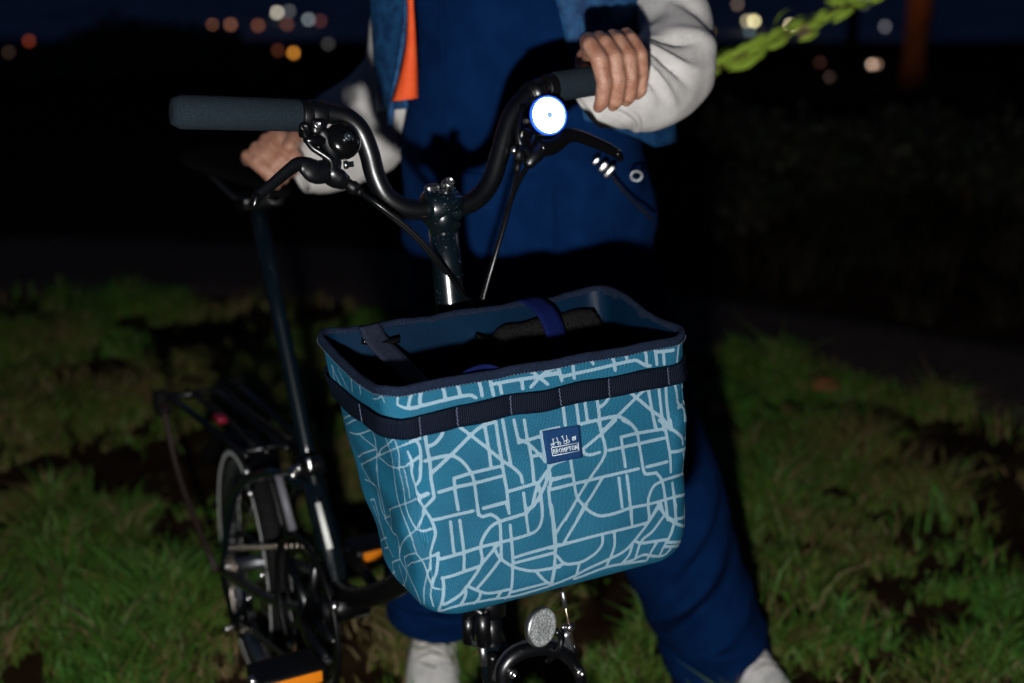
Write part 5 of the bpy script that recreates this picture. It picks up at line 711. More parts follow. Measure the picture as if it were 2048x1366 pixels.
def wheel(c, name, hub_w, turn=0.):
    BF_ = BF * math.cos(turn) + BR * math.sin(turn); BR_ = BR * math.cos(turn) - BF * math.sin(turn)
    w = empty(name, ORG[bike]); w.parent = bike; w.location = (0, 0, 0)
    def ring(R_, prof):
        mb = MB(); k = len(prof); n_ = 72; V = []
        for i in range(n_):
            a = 2 * math.pi * i / n_; rd = BF_ * math.cos(a) + Z3 * math.sin(a)
            V += [c + rd * (R_ + p) + BR_ * q for p, q in prof]
        return mb.add(V, [[i * k + j, i * k + (j + 1) % k, ((i + 1) % n_) * k + (j + 1) % k, ((i + 1) % n_) * k + j] for i in range(n_) for j in range(k)])
    part(ring(.188, [(.0175 * math.cos(a), .0175 * math.sin(a)) for a in np.linspace(0, 6.2832, 14, endpoint=False)]), 'tyre', 'rubber', w)
    for sd_ in (-1, 1): part(ring(.186, [(-.004, sd_ * .0168), (.004, sd_ * .0172), (.004, sd_ * .0180), (-.004, sd_ * .0176)]), 'reflective_band', M.setdefault('band', mat('reflective_band', (.75, .78, .74), .5)), w)
    part(ring(.176, [(-.008, -.009), (.004, -.0115), (.006, -.0105), (-.002, 0), (.006, .0105), (.004, .0115), (-.008, .009)]), 'rim', 'alu', w)
    mb = MB(); mb.lathe(c - BR_ * hub_w, BR_, [(.006, 0), (.008, .008), (.022, .010), (.022, .014), (.012, .02), (.012, 2 * hub_w - .02), (.022, 2 * hub_w - .014), (.022, 2 * hub_w - .01), (.008, 2 * hub_w - .008), (.006, 2 * hub_w)], 20); part(mb, 'hub', 'alu', w)
    for i in range(28):
        a = 2 * math.pi * i / 28; sd = 1 if i % 2 else -1; b = a + (.5 if (i // 2) % 2 else -.5)
        mb = MB(); mb.tube([c + (BF_ * math.cos(b) + Z3 * math.sin(b)) * .021 + BR_ * sd * (hub_w - .012), c + (BF_ * math.cos(a) + Z3 * math.sin(a)) * .172], .0010, 5); part(mb, 'spoke', 'steel', w)
    return w
wheel(fa, 'front_wheel', .040)
RTURN = math.radians(6.5); ra = B(-.705, 0, .207); wheel(ra, 'rear_wheel', .058, RTURN)
# ---- frame behind: main tube, seat tube, rear triangle, seat post, saddle
bb = B(-.325, 0, .300)
mb = MB(); P = crm([sp(.50), side(880, 1120), side(790, 1172), side(740, 1192), side(700, 1192), side(672, 1170)], 8); mb.tube(P, np.linspace(.0165, .0140, len(P)), 20); part(mb, 'main_tube', 'black_plastic')
mb = MB(); mb.tube([bb - Z3 * .02, side(648, 1050), side(622, 938)], [.0185, .0178, .0178], 22); part(mb, 'seat_tube', 'frame')
mb = MB(); mb.tube([side(628, 966), side(612, 890), side(560, 640), side(512, 405)], .0120, 22); part(mb, 'seat_post', mat('seat_post', (.002, .006, .009), .24, .0, .6, (.003, .009, .013), 300))
mb = MB(); mb.tube([side(626, 952), side(618, 912)], [.0215, .0205], 20); mb.box(side(628, 930, .012), (BF, Z3, BR), (.014, .010, .014), .3); sc_ = part(mb, 'seat_clamp', 'black_metal')
mb = MB(); mb.tube([side(600, 936, .045), side(560, 948, .05)], [.006, .0045], 10); mb.cap(side(618, 921, .026), side(621, 938, .026), .0055, .005); part(mb, 'clamp_lever', 'steel', sc_)
mb = MB(); mb.lathe(bb - BR * .036, BR, [(.012, 0), (.021, .001), (.021, .071), (.012, .072)], 20); part(mb, 'bottom_bracket', 'black_metal')
# bright edge strip on the seat tube's front and a carrying plate
mb = MB(); mb.tube([side(636, 1006, .021), side(660, 1098, .021)], .0046, 10); part(mb, 'reflective_strip', mat('reflective_white', (.92, .93, .86), .5))
mb = MB(); mb.tube([side(556, 950, .05), side(586, 1062, .045)], .0062, 10); part(mb, 'seat_stay_tube', mat('grey_tube', (.16, .16, .18), .5))
for r in (.052, -.052):
    mb = MB(); mb.tube(crm([bb + BR * r * .7 + BF * -.03 - Z3 * .01, B(-.50, r, .25), ra + BR * r], 6), .0085, 12); part(mb, 'chain_stay', 'frame')
    mb = MB(); mb.tube(crm([ra + BR * r, B(-.63, r, .36), B(-.52, r * .6, .44), side(636, 985)], 6), .0072, 12); part(mb, 'seat_stay', 'frame')
# mudguard, carrier and its stays
mb = MB(); ang = np.linspace(math.radians(60), math.radians(150), 30); P = np.array([ra + (BF * math.cos(a) + Z3 * math.sin(a)) * .220 for a in ang]); N_ = P - ra
mb.strip(P, N_, .046, .002); part(mb, 'rear_mudguard', 'black_plastic')
rk = empty('rear_carrier', ORG[bike]); rk.parent = bike; rk.location = (0, 0, 0); ru = .445
for r in (-.06, -.02, .02, .06):
    mb = MB(); mb.tube([B(-.93, r, ru - .012), B(-.90, r, ru), B(-.56, r * .8, ru + .01)], .0055, 10); part(mb, 'carrier_rail', 'black_metal', rk)
mb = MB(); mb.tube([B(-.92, -.065, ru - .004), B(-.92, .065, ru - .004)], .006, 10); part(mb, 'cross_bar', 'black_metal', rk); mb = MB(); mb.tube([B(-.58, -.055, ru + .01), B(-.58, .055, ru + .01)], .006, 10); part(mb, 'cross_bar', 'black_metal', rk)
for r in (.075, -.075):
    mb = MB(); mb.tube(crm([B(-.91, r, ru - .008), B(-.84, r, ru - .12), ra + BR * r * .85], 5), .005, 10); part(mb, 'carrier_stay', mat('stay_paint', (.018, .007, .006), .6) if r > 0 else 'black_metal', rk)
for r in (.085, -.085):
    mb = MB(); mb.lathe(B(-.945, r * .8, ru - .02) - BR * .010, BR, [(.006, 0), (.022, .0), (.024, .004), (.024, .016), (.022, .020), (.006, .020)], 20); part(mb, 'easy_wheel', 'rubber', rk)
mb = MB(); mb.box(B(-.74, .030, ru + .010), (BF, BR, Z3), (.014, .008, .006), .3); part(mb, 'red_elastic_hook', 'red_lens', rk)
for k, r in enumerate((-.03, .03)):
    mb = MB(); mb.tube(crm([B(-.92, r, ru + .006), B(-.75, r * .7, ru + .014), B(-.58, r, ru + .016)], 6), .0035, 8); part(mb, 'elastic_cord', 'rubber', rk)
# cranks, chainring, chain, pedals, derailleur
cr = empty('crankset', ORG[bike]); cr.parent = bike; cr.location = (0, 0, 0); cc = bb + BR * .048
mb = MB(); n_ = 100; V = []
for i in range(n_):
    a = 2 * math.pi * i / n_; R_ = .1015 if i % 2 else .0965
    for rr, q in ((R_, -.0012), (R_, .0012), (.086, .0018), (.086, -.0018)): V.append(cc + (BF * math.cos(a) + Z3 * math.sin(a)) * rr + BR * q)
mb.add(V, [[i * 4 + j, i * 4 + (j + 1) % 4, ((i + 1) % n_) * 4 + (j + 1) % 4, ((i + 1) % n_) * 4 + j] for i in range(n_) for j in range(4)])
for k in range(5): a = k * 1.2566; mb.tube([cc, cc + (BF * math.cos(a) + Z3 * math.sin(a)) * .090], [.010, .006], 8)
part(mb, 'chainring', 'black_metal', cr)
mb = MB(); n_ = 80; V = []
for i in range(n_):
    a = 2 * math.pi * i / n_
    for rr, q in ((.108, -.002), (.108, .002), (.118, .003), (.118, -.003)): V.append(cc + BR * .006 + (BF * math.cos(a) + Z3 * math.sin(a)) * rr + BR * q)
mb.add(V, [[i * 4 + j, i * 4 + (j + 1) % 4, ((i + 1) % n_) * 4 + (j + 1) % 4, ((i + 1) % n_) * 4 + j] for i in range(n_) for j in range(4)]); part(mb, 'chain_guard', 'black_plastic', cr)
for sg, pp in ((1, side(655, 1322, .085)), (-1, side(750, 1092, -.14) + BR * .055)):
    b0 = bb + BR * sg * .062; mb = MB(); mb.tube([b0, (b0 + pp) / 2 + BR * sg * .006, pp], [.014, .011, .011], 12, sq=(1, .6)); part(mb, 'crank_arm', 'black_metal', cr)
    pd = empty('pedal', ORG[bike]); pd.parent = cr; pd.location = (0, 0, 0)
    c = pp + BR * sg * .055; tilt = unit(BF + Z3 * .05); pu = np.cross(BR, tilt)
    mb = MB(); mb.box(c, (tilt, BR, pu), (.032, .045, .011), .35); pdm = mb.make('pedal', M['black_plastic'], cr)
    bpy.data.objects.remove(pd)
    for fsg in (1, -1):
        mb = MB(); mb.box(c + tilt * fsg * .0335, (BR, pu, tilt), (.034, .0075, .002), .3); part(mb, 'pedal_reflector', 'orange_lens', pdm)
    mb = MB(); mb.cap(pp, c, .006, .006); mb.lathe(c + BR * sg * .042, BR * sg, [(0, 0), (.008, 0), (.008, .008), (.004, .010), (0, .010)], 12); part(mb, 'pedal_axle', 'steel', pdm)
cog = ra + BR * .040
mb = MB()
for rr, q in ((.034, .0), (.028, .004), (.024, .008)): mb.lathe(cog + BR * q, BR, [(.008, -.001), (rr, -.001), (rr, .001), (.008, .001)], 28)
part(mb, 'sprocket', 'chain')
loop = [cc + (BF * math.cos(a) + Z3 * math.sin(a)) * .1015 for a in np.linspace(math.radians(97), math.radians(-95), 46)]
dr = B(-.615, .046, .165); dr2 = B(-.66, .046, .125)
loop = loop + list(crm([loop[-1], dr - Z3 * .022], 14)[1:]) + list(crm([dr - Z3 * .022, dr2 - Z3 * .018 - BF * .01, dr2 - BF * .022, cog + BF * .0 - Z3 * .034], 5)[1:]) + [cog + (BF * math.cos(a) + Z3 * math.sin(a)) * .035 for a in np.linspace(math.radians(260), math.radians(97), 14)]
loop = loop + list(crm([loop[-1], loop[0]], 26)[1:-1]); loop = np.array(loop); d_ = np.linalg.norm(np.roll(loop, -1, 0) - loop, axis=1); L_ = np.concatenate([[0], np.cumsum(d_)]); tot = L_[-1]; nl = int(tot / .0127)
mb = MB(); cl = np.concatenate([loop, loop[:1]])
for i in range(nl):
    s0, s1 = tot * i / nl, tot * (i + 1) / nl; p0 = np.array([np.interp(s0, L_, cl[:, k]) for k in range(3)]); p1 = np.array([np.interp(s1, L_, cl[:, k]) for k in range(3)]); t = unit(p1 - p0); w_ = .0036 if i % 2 else .0022
    mb.box((p0 + p1) / 2, (t, np.cross(t, BR), BR), (.0085, .0040, w_), .25)
tag(part(mb, 'chain', 'chain'), None, None, None, 'stuff')
de = empty('derailleur', ORG[bike]); de.parent = bike; de.location = (0, 0, 0)
for c in (dr, dr2):
    mb = MB(); mb.lathe(c - BR * .003, BR, [(.004, 0), (.021, 0), (.021, .006), (.004, .006)], 18); part(mb, 'pulley', 'black_plastic', de)
mb = MB(); mb.tube([dr + BR * .008, dr2 + BR * .008, ra + BR * .055], [.008, .009, .008], 10, sq=(1, .5)); part(mb, 'cage', 'black_metal', de)
mb = MB(); mb.cap(dr2 + BR * .014, dr2 + BR * .02, .006, .005); part(mb, 'cage_bolt', 'steel', de)
# small bright fittings that catch the flash
for px, py, r, rad in ((494, 943, .06, .0048), (500, 987, .06, .0055), (524, 1150, .065, .0052), (497, 1196, .06, .005), (454, 1133, .05, .0055), (580, 1290, .06, .005), (668, 1213, .07, .006), (585, 950, .055, .006)):
    p = side(px, py, r); mb = MB(); mb.lathe(p, unit(BR * .8 + BF * .55), [(0, -.004), (rad, -.004), (rad * 1.05, 0), (rad * .7, .004), (0, .0048)], 12); part(mb, 'bolt', 'steel')
mb = MB(); mb.tube(crm([side(690, 1180, -.02), side(730, 1200, -.05), side(770, 1185, -.08)], 6), [.012] * 13, 12); part(mb, 'front_luggage_arm', 'frame')
# saddle under the rider's hand
sd = side(512, 405); sx = -BF; rows = []
for i, (x, w, dz, th_) in enumerate([(-.135, .004, -.004, .006), (-.13, .018, 0, .016), (-.09, .021, .004, .022), (-.03, .026, .006, .026), (.03, .042, .006, .030), (.08, .064, .010, .034), (.12, .072, .016, .036), (.14, .060, .018, .028), (.147, .020, .014, .012)]):
    c = sd + sx * (x + .02) + Z3 * (.034 + dz); a = np.linspace(0, 2 * math.pi, 20, endpoint=False)
    rows.append(c + BR[None] * (np.cos(a) * w)[:, None] + Z3[None] * (np.sign(np.sin(a)) * np.abs(np.sin(a)) ** .8 * th_ * .5 * np.where(np.sin(a) > 0, .7, 1.1))[:, None])
mb = MB(); mb.grid(np.concatenate(rows), len(rows), 20); sdl = part(mb, 'saddle', mat('saddle_cover', (.003, .003, .0035), .9, 0, .05)); md = sdl.modifiers.new('s', 'SUBSURF'); md.levels = 1; md.render_levels = 2
for r in (-.02, .02):
    mb = MB(); mb.tube(crm([sd - sx * .09 + Z3 * .03 + BR * r * .6, sd - sx * .04 + Z3 * .004 + BR * r, sd + sx * .04 + Z3 * .004 + BR * r, sd + sx * .10 + Z3 * .03 + BR * r * 1.8], 5), .0036, 8); part(mb, 'saddle_rail', 'steel', sdl)
mb = MB(); mb.box(sd + Z3 * .002, (BR, BF, Z3), (.026, .018, .011), .3); part(mb, 'saddle_clamp', 'black_metal', sdl)

# ================================================================== PERSON
person = empty('person', (.08, 2.0, 0), 'person in blue gilet, navy dungarees and off-white sleeves holding handlebar and saddle', 'person')
PY = 2.00                                                    # depth of the torso axis
def hand(mb, W, dirs, fing, palm, thumb):
    """palm as overlapping rounded bars from the wrist to each knuckle, five separate curled fingers"""
    for k, (mc, chain, rads) in enumerate(fing):
        mb.cap(W + palm[k], mc, .0165, .0112, 14)
        P = [mc] + chain
        for i in range(len(P) - 1): mb.cap(P[i], P[i + 1], rads[i], rads[i + 1], 14)
    for a, b in zip(fing[:-1], fing[1:]): mb.cap((W + palm[0] + a[0]) / 2, (W + palm[0] + b[0]) / 2, .0135, .0135, 12)
    for i in range(len(thumb) - 1): mb.cap(thumb[i][0], thumb[i + 1][0], thumb[i][1], thumb[i + 1][1], 14)
body = MB()
# -- hand on the grip: axis along the grip, n towards us, s upwards
ga = unit(gR1 - gR0); gn = unit(BN * .75 - FW * .5); gn = unit(gn - ga * (gn @ ga)); gs = np.cross(ga, gn); gs = gs if gs[2] > 0 else -gs
gc = bar(1214, 153)
def gq(a, n_, s_): return gc + ga * a + gn * n_ + gs * s_
fing = []
for a0, a1, L, r0, tipd in ((-.0285, -.0275, 1.07, .0098, -.004), (-.0082, -.0080, 1.10, .0098, 0), (.0112, .0108, 1.03, .0092, .003), (.0290, .0275, .88, .0082, .006)):
    mc = gq(a0 + (.012 if a0 < -.02 else .006), .002, .041 * (.9 + .1 * L) + .001); 
    chain = [gq(a0 * .97 + a1 * .03, .022, .0355), gq((a0 + a1) / 2, .0335 , .017), gq(a1, .0325 * L ** .3, -.009 * L), gq(a1, .021, -.028 * L), gq(a1, .012, -.032 * L)]
    fing.append((mc, chain, [r0 * 1.16, r0 * .98, r0 * 1.10, r0 * .92, r0 * .88, r0 * .70]))
GRIP_FINGERS = list(fing); WR = gq(.030, -.066, .026)
hand(body, WR, None, fing, [A(0, 0, 0) + ga * (-.004) + gn * .010, ga * (-.001) + gn * .012, ga * .004 + gn * .012, ga * .016 + gn * .008],
     [(gq(.006, -.045, .012), .0160), (gq(-.012, -.036, .000), .0130), (gq(-.030, -.029, -.004), .0110), (gq(-.044, -.026, -.006), .0100), (gq(-.054, -.024, -.006), .0090)])
ELR = at(1340, 132, 1.825); SHR = A(.195, 2.01, 1.37)
body.cap(WR, WR + (ELR - WR) * .25, .024, .028, 16); body.cap(WR + (ELR - WR) * .25, ELR, .028, .030, 16); ch_ = [ELR, at(1352, 70, 1.88), at(1332, 0, 1.93), at(1300, -80, 1.98), SHR]
for p_, q_ in zip(ch_[:-1], ch_[1:]): body.cap(p_, q_, .028, .030, 16)
# -- hand on the saddle nose
hc = at(556, 326, 1.965); ha = unit(A(.55, .20, .42)); hn = unit(A(-.55, -.80, .10)); hn = unit(hn - ha * (hn @ ha)); hs = np.cross(ha, hn); hs = hs if hs[2] > 0 else -hs
def hq(a, n_, s_): return hc + (ha * a + hn * n_ + hs * s_) * .84
fing = []
for a0, a1, L, r0 in ((.030, .026, 1.05, .0104), (.009, .008, 1.08, .0104), (-.012, -.010, 1.0, .0098), (-.032, -.026, .86, .0088)):
    fing.append((hq(a0, .006, .038), [hq(a0, .034, .026), hq((a0 + a1) / 2, .038, .006), hq(a1, .034 * L, -.018), hq(a1, .020, -.034), hq(a1, .006, -.034)], [r0 * 1.12, r0 * 1.05, r0 * 1.1, r0, r0 * .9, r0 * .75]))
WL = at(622, 312, 2.02)
hand(body, WL, None, fing, [hs * .006, hs * .004, hs * 0, hs * -.006], [(hq(.030, -.02, .02), .0165), (hq(.046, .012, .010), .0135), (hq(.044, .036, -.004), .0118), (hq(.030, .048, -.016), .0100)])
ELL = at(800, 150, 2.08); SHL = A(-.150, 2.03, 1.37)
ch_ = [WL, at(668, 300, 2.03), at(718, 258, 2.045), at(772, 190, 2.06), at(800, 110, 2.06), at(806, 0, 2.05), at(806, -100, 2.04), SHL]
for p_, q_ in zip(ch_[:-1], ch_[1:]): body.cap(p_, q_, .024, .026, 16)
# -- trunk, neck, head, legs (mostly under the clothes)
cx_ = .022
body.cap(A(cx_, PY, .92), A(cx_, PY, 1.15), .088, .088, 20); body.cap(A(cx_, PY, 1.15), A(cx_, PY, 1.34), .088, .082, 20); body.cap(SHL, SHR, .05, .05, 16)
body.cap(A(cx_, PY, 1.38), A(cx_, PY - .02, 1.52), .052, .050, 16)
hd_ = A(cx_, PY - .035, 1.63); body.add(*sph(hd_, .1, (.76, .95, 1.18), 24)); body.cap(hd_ + A(0, -.055, -.085), hd_ + A(0, -.04, -.06), .038, .045, 16)
body.cap(hd_ + A(0, -.096, .005), hd_ + A(0, -.112, -.028), .008, .012, 10); body.cap(hd_ + A(-.02, -.082, -.066), hd_ + A(.02, -.082, -.066), .0075, .0075, 10)
for s_ in (-1, 1): body.add(*sph(hd_ + A(s_ * .078, .0, -.01), .028, (.35, .6, 1.1), 12)); body.cap(hd_ + A(s_ * .018, -.088, .022), hd_ + A(s_ * .045, -.076, .022), .008, .008, 10)
HIPL, HIPR = A(cx_ - .085, PY, .90), A(cx_ + .085, PY, .90); KNL, KNR = A(-.092, 2.06, .50), A(.190, 2.06, .50); ANL, ANR = A(-.128, 2.15, .10), A(.325, 2.13, .10)
for h_, k_, a_ in ((HIPL, KNL, ANL), (HIPR, KNR, ANR)): body.cap(h_, k_, .05, .036, 16); body.cap(k_, a_, .036, .028, 16)
bo = body.make('body', M['skin'], person)
# knuckle creases of the gripping hand: fine lines across each finger joint, groove shade painted into the skin colour
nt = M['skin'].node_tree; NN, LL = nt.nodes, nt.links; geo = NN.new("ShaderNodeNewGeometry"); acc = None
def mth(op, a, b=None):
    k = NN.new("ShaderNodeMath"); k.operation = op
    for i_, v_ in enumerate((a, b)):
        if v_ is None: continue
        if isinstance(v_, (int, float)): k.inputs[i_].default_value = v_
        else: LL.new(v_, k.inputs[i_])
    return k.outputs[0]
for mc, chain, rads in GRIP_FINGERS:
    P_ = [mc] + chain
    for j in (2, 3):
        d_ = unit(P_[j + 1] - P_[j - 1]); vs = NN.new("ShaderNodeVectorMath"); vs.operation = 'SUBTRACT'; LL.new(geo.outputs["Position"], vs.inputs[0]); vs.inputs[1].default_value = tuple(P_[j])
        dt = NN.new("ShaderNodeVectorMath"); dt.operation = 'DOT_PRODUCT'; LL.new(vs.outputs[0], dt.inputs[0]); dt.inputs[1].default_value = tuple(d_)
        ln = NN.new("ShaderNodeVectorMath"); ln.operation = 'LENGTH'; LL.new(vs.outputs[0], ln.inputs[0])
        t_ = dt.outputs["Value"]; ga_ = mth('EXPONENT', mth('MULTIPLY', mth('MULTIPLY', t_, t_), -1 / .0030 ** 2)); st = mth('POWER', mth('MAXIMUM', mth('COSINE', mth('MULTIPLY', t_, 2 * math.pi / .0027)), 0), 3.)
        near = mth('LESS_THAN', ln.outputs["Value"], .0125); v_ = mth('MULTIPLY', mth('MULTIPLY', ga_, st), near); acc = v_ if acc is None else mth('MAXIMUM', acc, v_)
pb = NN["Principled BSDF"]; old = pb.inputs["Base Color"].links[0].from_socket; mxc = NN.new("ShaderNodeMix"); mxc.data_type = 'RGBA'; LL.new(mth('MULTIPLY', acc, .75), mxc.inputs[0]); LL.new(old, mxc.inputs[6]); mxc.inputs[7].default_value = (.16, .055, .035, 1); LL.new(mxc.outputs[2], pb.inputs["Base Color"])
md = bo.modifiers.new('remesh', 'REMESH'); md.mode = 'VOXEL'; md.voxel_size = .0022; md.use_smooth_shade = True
md = bo.modifiers.new('smooth', 'SMOOTH'); md.factor = .5; md.iterations = 5
# hair
V, Fc = sph(hd_ + A(0, .012, .018), .104, (.82, .98, 1.12), 24); V = np.array(V); keep = V[:, 2] > hd_[2] - .02 + (V[:, 1] < hd_[1] - .03) * .07
mb = MB(); mb.add(V, [f for f in Fc if all(keep[i] for i in f)]); h_ = mb.make('hair', M['hair'], person); md = h_.modifiers.new('t', 'SOLIDIFY'); md.thickness = .012
for s_ in (-1, 1):
    mb = MB(); mb.add(*sph(hd_ + A(s_ * .032, -.079, .006), .0105, (1, .8, .9), 12)); mb.make('eye', mat('eye', (.10, .06, .04), .1), person)

def tubecloth(name, secs, m, parent=person, nseg=56, per=7, folds=(), seed=1, amp=.004, fs=(18, 18, 18), thick=.0025, cap=False):
    """garment as a loft of ellipses: secs = (centre, axis1 * r1, axis2 * r2)"""
    arr = np.array([np.concatenate([c, a, b]) for c, a, b in secs]); S_ = crm(arr, per); a = np.linspace(0, 2 * math.pi, nseg, endpoint=False)
    Gd = S_[:, None, 0:3] + S_[:, None, 3:6] * np.cos(a)[None, :, None] + S_[:, None, 6:9] * np.sin(a)[None, :, None]
    nrm = Gd - S_[:, None, 0:3]; nrm /= np.linalg.norm(nrm, axis=2, keepdims=True) + 1e-9
    dsp = amp * vnoise(Gd * np.array(fs), seed) + amp * .6 * vnoise(Gd * np.array(fs) * 2.2, seed + 1)
    for (t0, w, a0, aw, h_, sk) in folds:                     # creases: position, width, angle, spread, height, slant
        t = np.linspace(0, 1, len(S_))[:, None]; da = (a[None] - a0 + math.pi) % (2 * math.pi) - math.pi
        dsp = dsp + h_ * np.exp(-((t - t0 - sk * da) / w) ** 2) * np.exp(-(da / aw) ** 2)
    Gd = Gd + nrm * dsp[..., None]; mb = MB(); mb.grid(Gd.reshape(-1, 3), len(S_), nseg, cap); o = mb.make(name, M[m], parent)
    if thick: md = o.modifiers.new('thick', 'SOLIDIFY'); md.thickness = thick; md.offset = -1
    return o
X, Yv = A(1, 0, 0), A(0, 1, 0)
# ---- dungarees: bib/trunk and two legs
tr = empty('dungarees', ORG[person]); tr.parent = person; tr.location = (0, 0, 0)
def sec(x, y, z, w, d, tilt=0.): return (A(x, y, z), A(w, 0, w * tilt), A(0, d, 0))
trunk = tubecloth('trunk', [sec(.030, PY, .62, .150, .115), sec(.030, PY, .70, .172, .120), sec(.026, PY, .80, .180, .120), sec(.022, PY, .90, .172, .114), sec(.020, PY, 1.00, .165, .110), sec(.018, PY, 1.10, .165, .108), sec(.018, PY, 1.22, .172, .110), sec(.018, PY, 1.34, .165, .095), sec(.018, PY, 1.42, .09, .06)], 'navy', tr, 110, 9,
                  [(.34, .025, 4.3, .5, .007, .05), (.38, .02, 5.2, .5, .006, -.06), (.45, .03, 4.7, .8, .005, .03), (.30, .02, 5.0, .6, -.006, -.05), (.25, .03, 4.1, .4, .006, .08)], 3, .0085, (13, 13, 15))
def legcloth(pts, seed, folds):
    return tubecloth('trouser_leg', [(p, unit(np.cross(Yv, unit(np.asarray(d)))) * w, Yv * dd) for p, d, w, dd in pts], 'navy', tr, 72, 12, [(a, b, c, d, 2.4 * e, f) for a, b, c, d, e, f in folds], seed, .007, (11, 11, 8), .002)
dR_ = unit(ANR - HIPR); dL_ = unit(ANL - HIPL)
legcloth([(A(.100, PY + .01, .76), dR_, .104, .108), (A(.140, 2.03, .66), dR_, .098, .104), (A(.182, 2.05, .52), dR_, .092, .098), (A(.232, 2.08, .38), dR_, .092, .096), (A(.272, 2.10, .25), dR_, .093, .096), (A(.312, 2.115, .14), dR_, .092, .098), (A(.338, 2.115, .070), dR_, .090, .102), (A(.350, 2.11, .028), dR_, .088, .104)], 21,
         [(.62, .02, 4.9, .8, .013, .07), (.68, .018, 4.9, .8, -.012, .07), (.74, .02, 4.6, .8, .012, .05), (.80, .018, 5.1, .7, -.014, -.02), (.84, .02, 4.6, 1., .012, .02), (.50, .03, 4.3, .5, .007, .1), (.56, .02, 4.6, .6, -.007, .1)])
legcloth([(A(-.045, PY + .01, .76), dL_, .100, .108), (A(-.062, 2.03, .64), dL_, .096, .104), (A(-.085, 2.06, .50), dL_, .092, .098), (A(-.100, 2.09, .36), dL_, .090, .096), (A(-.112, 2.12, .25), dL_, .092, .095), (A(-.122, 2.14, .17), dL_, .092, .096), (A(-.126, 2.15, .12), dL_, .086, .096), (A(-.128, 2.15, .10), dL_, .080, .090)], 23,
         [(.70, .03, 4.7, .8, .010, .04), (.78, .02, 4.9, .9, -.010, -.03), (.85, .025, 4.6, .9, .010, .02)])
# side pocket piping, cord and metal clips at the waist
def tp_(px, py, dy=0.): return at(px, py, 1.862 + dy)
mb = MB(); mb.tube(crm([tp_(1222, 350), tp_(1250, 385, .003), tp_(1285, 420, .012), tp_(1306, 440, .022)], 6), .0018, 8); mb.make('waist_cord', M['rubber'], tr)
for px, py, w, h in ((1192, 322, .008, .006), (1207, 334, .011, .008), (1219, 343, .009, .010)):
    mb = MB(); c = tp_(px, py, -.004); q = unit(A(.75, 0, -.65)); mb.box(c, (q, unit(np.cross(q, Yv)), Yv), (w * .42, h, .004), .35); mb.make('buckle', M['steel'], tr)
mb = MB(); c = tp_(1273, 352, .004)
for k in range(10):
    a0, a1 = k / 10 * 6.283, (k + 1) / 10 * 6.283; mb.cap(c + A(.0075 * math.cos(a0), 0, .0065 * math.sin(a0)), c + A(.0075 * math.cos(a1), 0, .0065 * math.sin(a1)), .0018, .0018, 8)
mb.make('ring_clip', M['alu'], tr)
# ---- gilet: two open front panels, back, orange lining
gl_ = empty('gilet', ORG[person]); gl_.parent = person; gl_.location = (0, 0, 0)
def panel(name, a0, a1, zs, ro, m, seed, amp=.005, hem=None, n=34, shift=0.):
    Gd = np.zeros((40, n, 3)); rd = zs[1] - zs[0]
    for i in range(40):
        q = i / 39; 
        for j in range(n):
            p = j / (n - 1); th0, th1 = a0(q), a1(q); th = th0 + (th1 - th0) * p; zb = zs[0] + (hem(p) if hem else 0); z = zb + (zs[1] - zb) * q
            w = np.interp(z, [.75, .95, 1.1, 1.25, 1.36, 1.44], [.212, .196, .192, .196, .180, .10]) + ro; d = np.interp(z, [.75, .95, 1.1, 1.25, 1.36, 1.44], [.140, .130, .128, .128, .110, .07]) + ro
            Gd[i, j] = A(.018 + shift + w * math.sin(th), PY - d * math.cos(th), z)
    nr = Gd - A(.018, PY, 0); nr[..., 2] = 0; nr /= np.linalg.norm(nr, axis=2, keepdims=True)
    Gd = Gd + nr * (amp * vnoise(Gd * A(16, 16, 10), seed) + amp * .5 * vnoise(Gd * A(36, 36, 30), seed + 3))[..., None]
    mb = MB(); mb.sheet(Gd); o = mb.make(name, M[m], gl_); md = o.modifiers.new('t', 'SOLIDIFY'); md.thickness = .007; md.offset = 0; return o
panel('front_panel', lambda q: -2.0, lambda q: -.86 - .05 * q, (.955, 1.42), .012, 'gilet', 31, hem=lambda p: .0 + .03 * p)
panel('front_panel', lambda q: max(.10, .38 - .55 * q), lambda q: 2.0, (.93, 1.42), .012, 'gilet', 33, .007, hem=lambda p: .045 * max(0, 1 - p * 2.5))
panel('back_panel', lambda q: 1.95, lambda q: 4.33, (.93, 1.42), .012, 'gilet', 35)
lin = [(817, -40), (819, 20), (815, 80), (803, 140), (785, 203)]; rin = [(822, -40), (825, 20), (830, 80), (833, 140), (834, 196)]
Gd = np.stack([np.array([at(*p, 1.868 - .004 * i) for i, p in enumerate(crm(lin, 6))]) if False else crm([at(*p, 1.872) for p in lin], 8), crm([at((a[0] + b[0]) / 2, (a[1] + b[1]) / 2, 1.858) for a, b in zip(lin, rin)], 8), crm([at(*p, 1.866) for p in rin], 8)], 1)
Gd = np.concatenate([Gd[:, :1], (Gd[:, :1] + Gd[:, 1:2]) / 2 + A(0, -.002, 0), Gd[:, 1:2], (Gd[:, 1:2] + Gd[:, 2:]) / 2 + A(0, -.001, 0), Gd[:, 2:]], 1)
Gd = Gd + A(0, 1, 0) * (.003 * vnoise(Gd * 40, 4))[..., None]
mb = MB(); mb.sheet(Gd); o = mb.make('orange_lining', M['orange'], gl_); md = o.modifiers.new('t', 'SOLIDIFY'); md.thickness = .003
lz_ = crm([at(*p, 1.874) for p in [(806, -40), (812, 20), (806, 80), (796, 140), (784, 205), (780, 250)]], 6); mb = MB(); mb.tube(lz_, .0045, 10); mb.make('front_binding', M['gilet'], gl_)
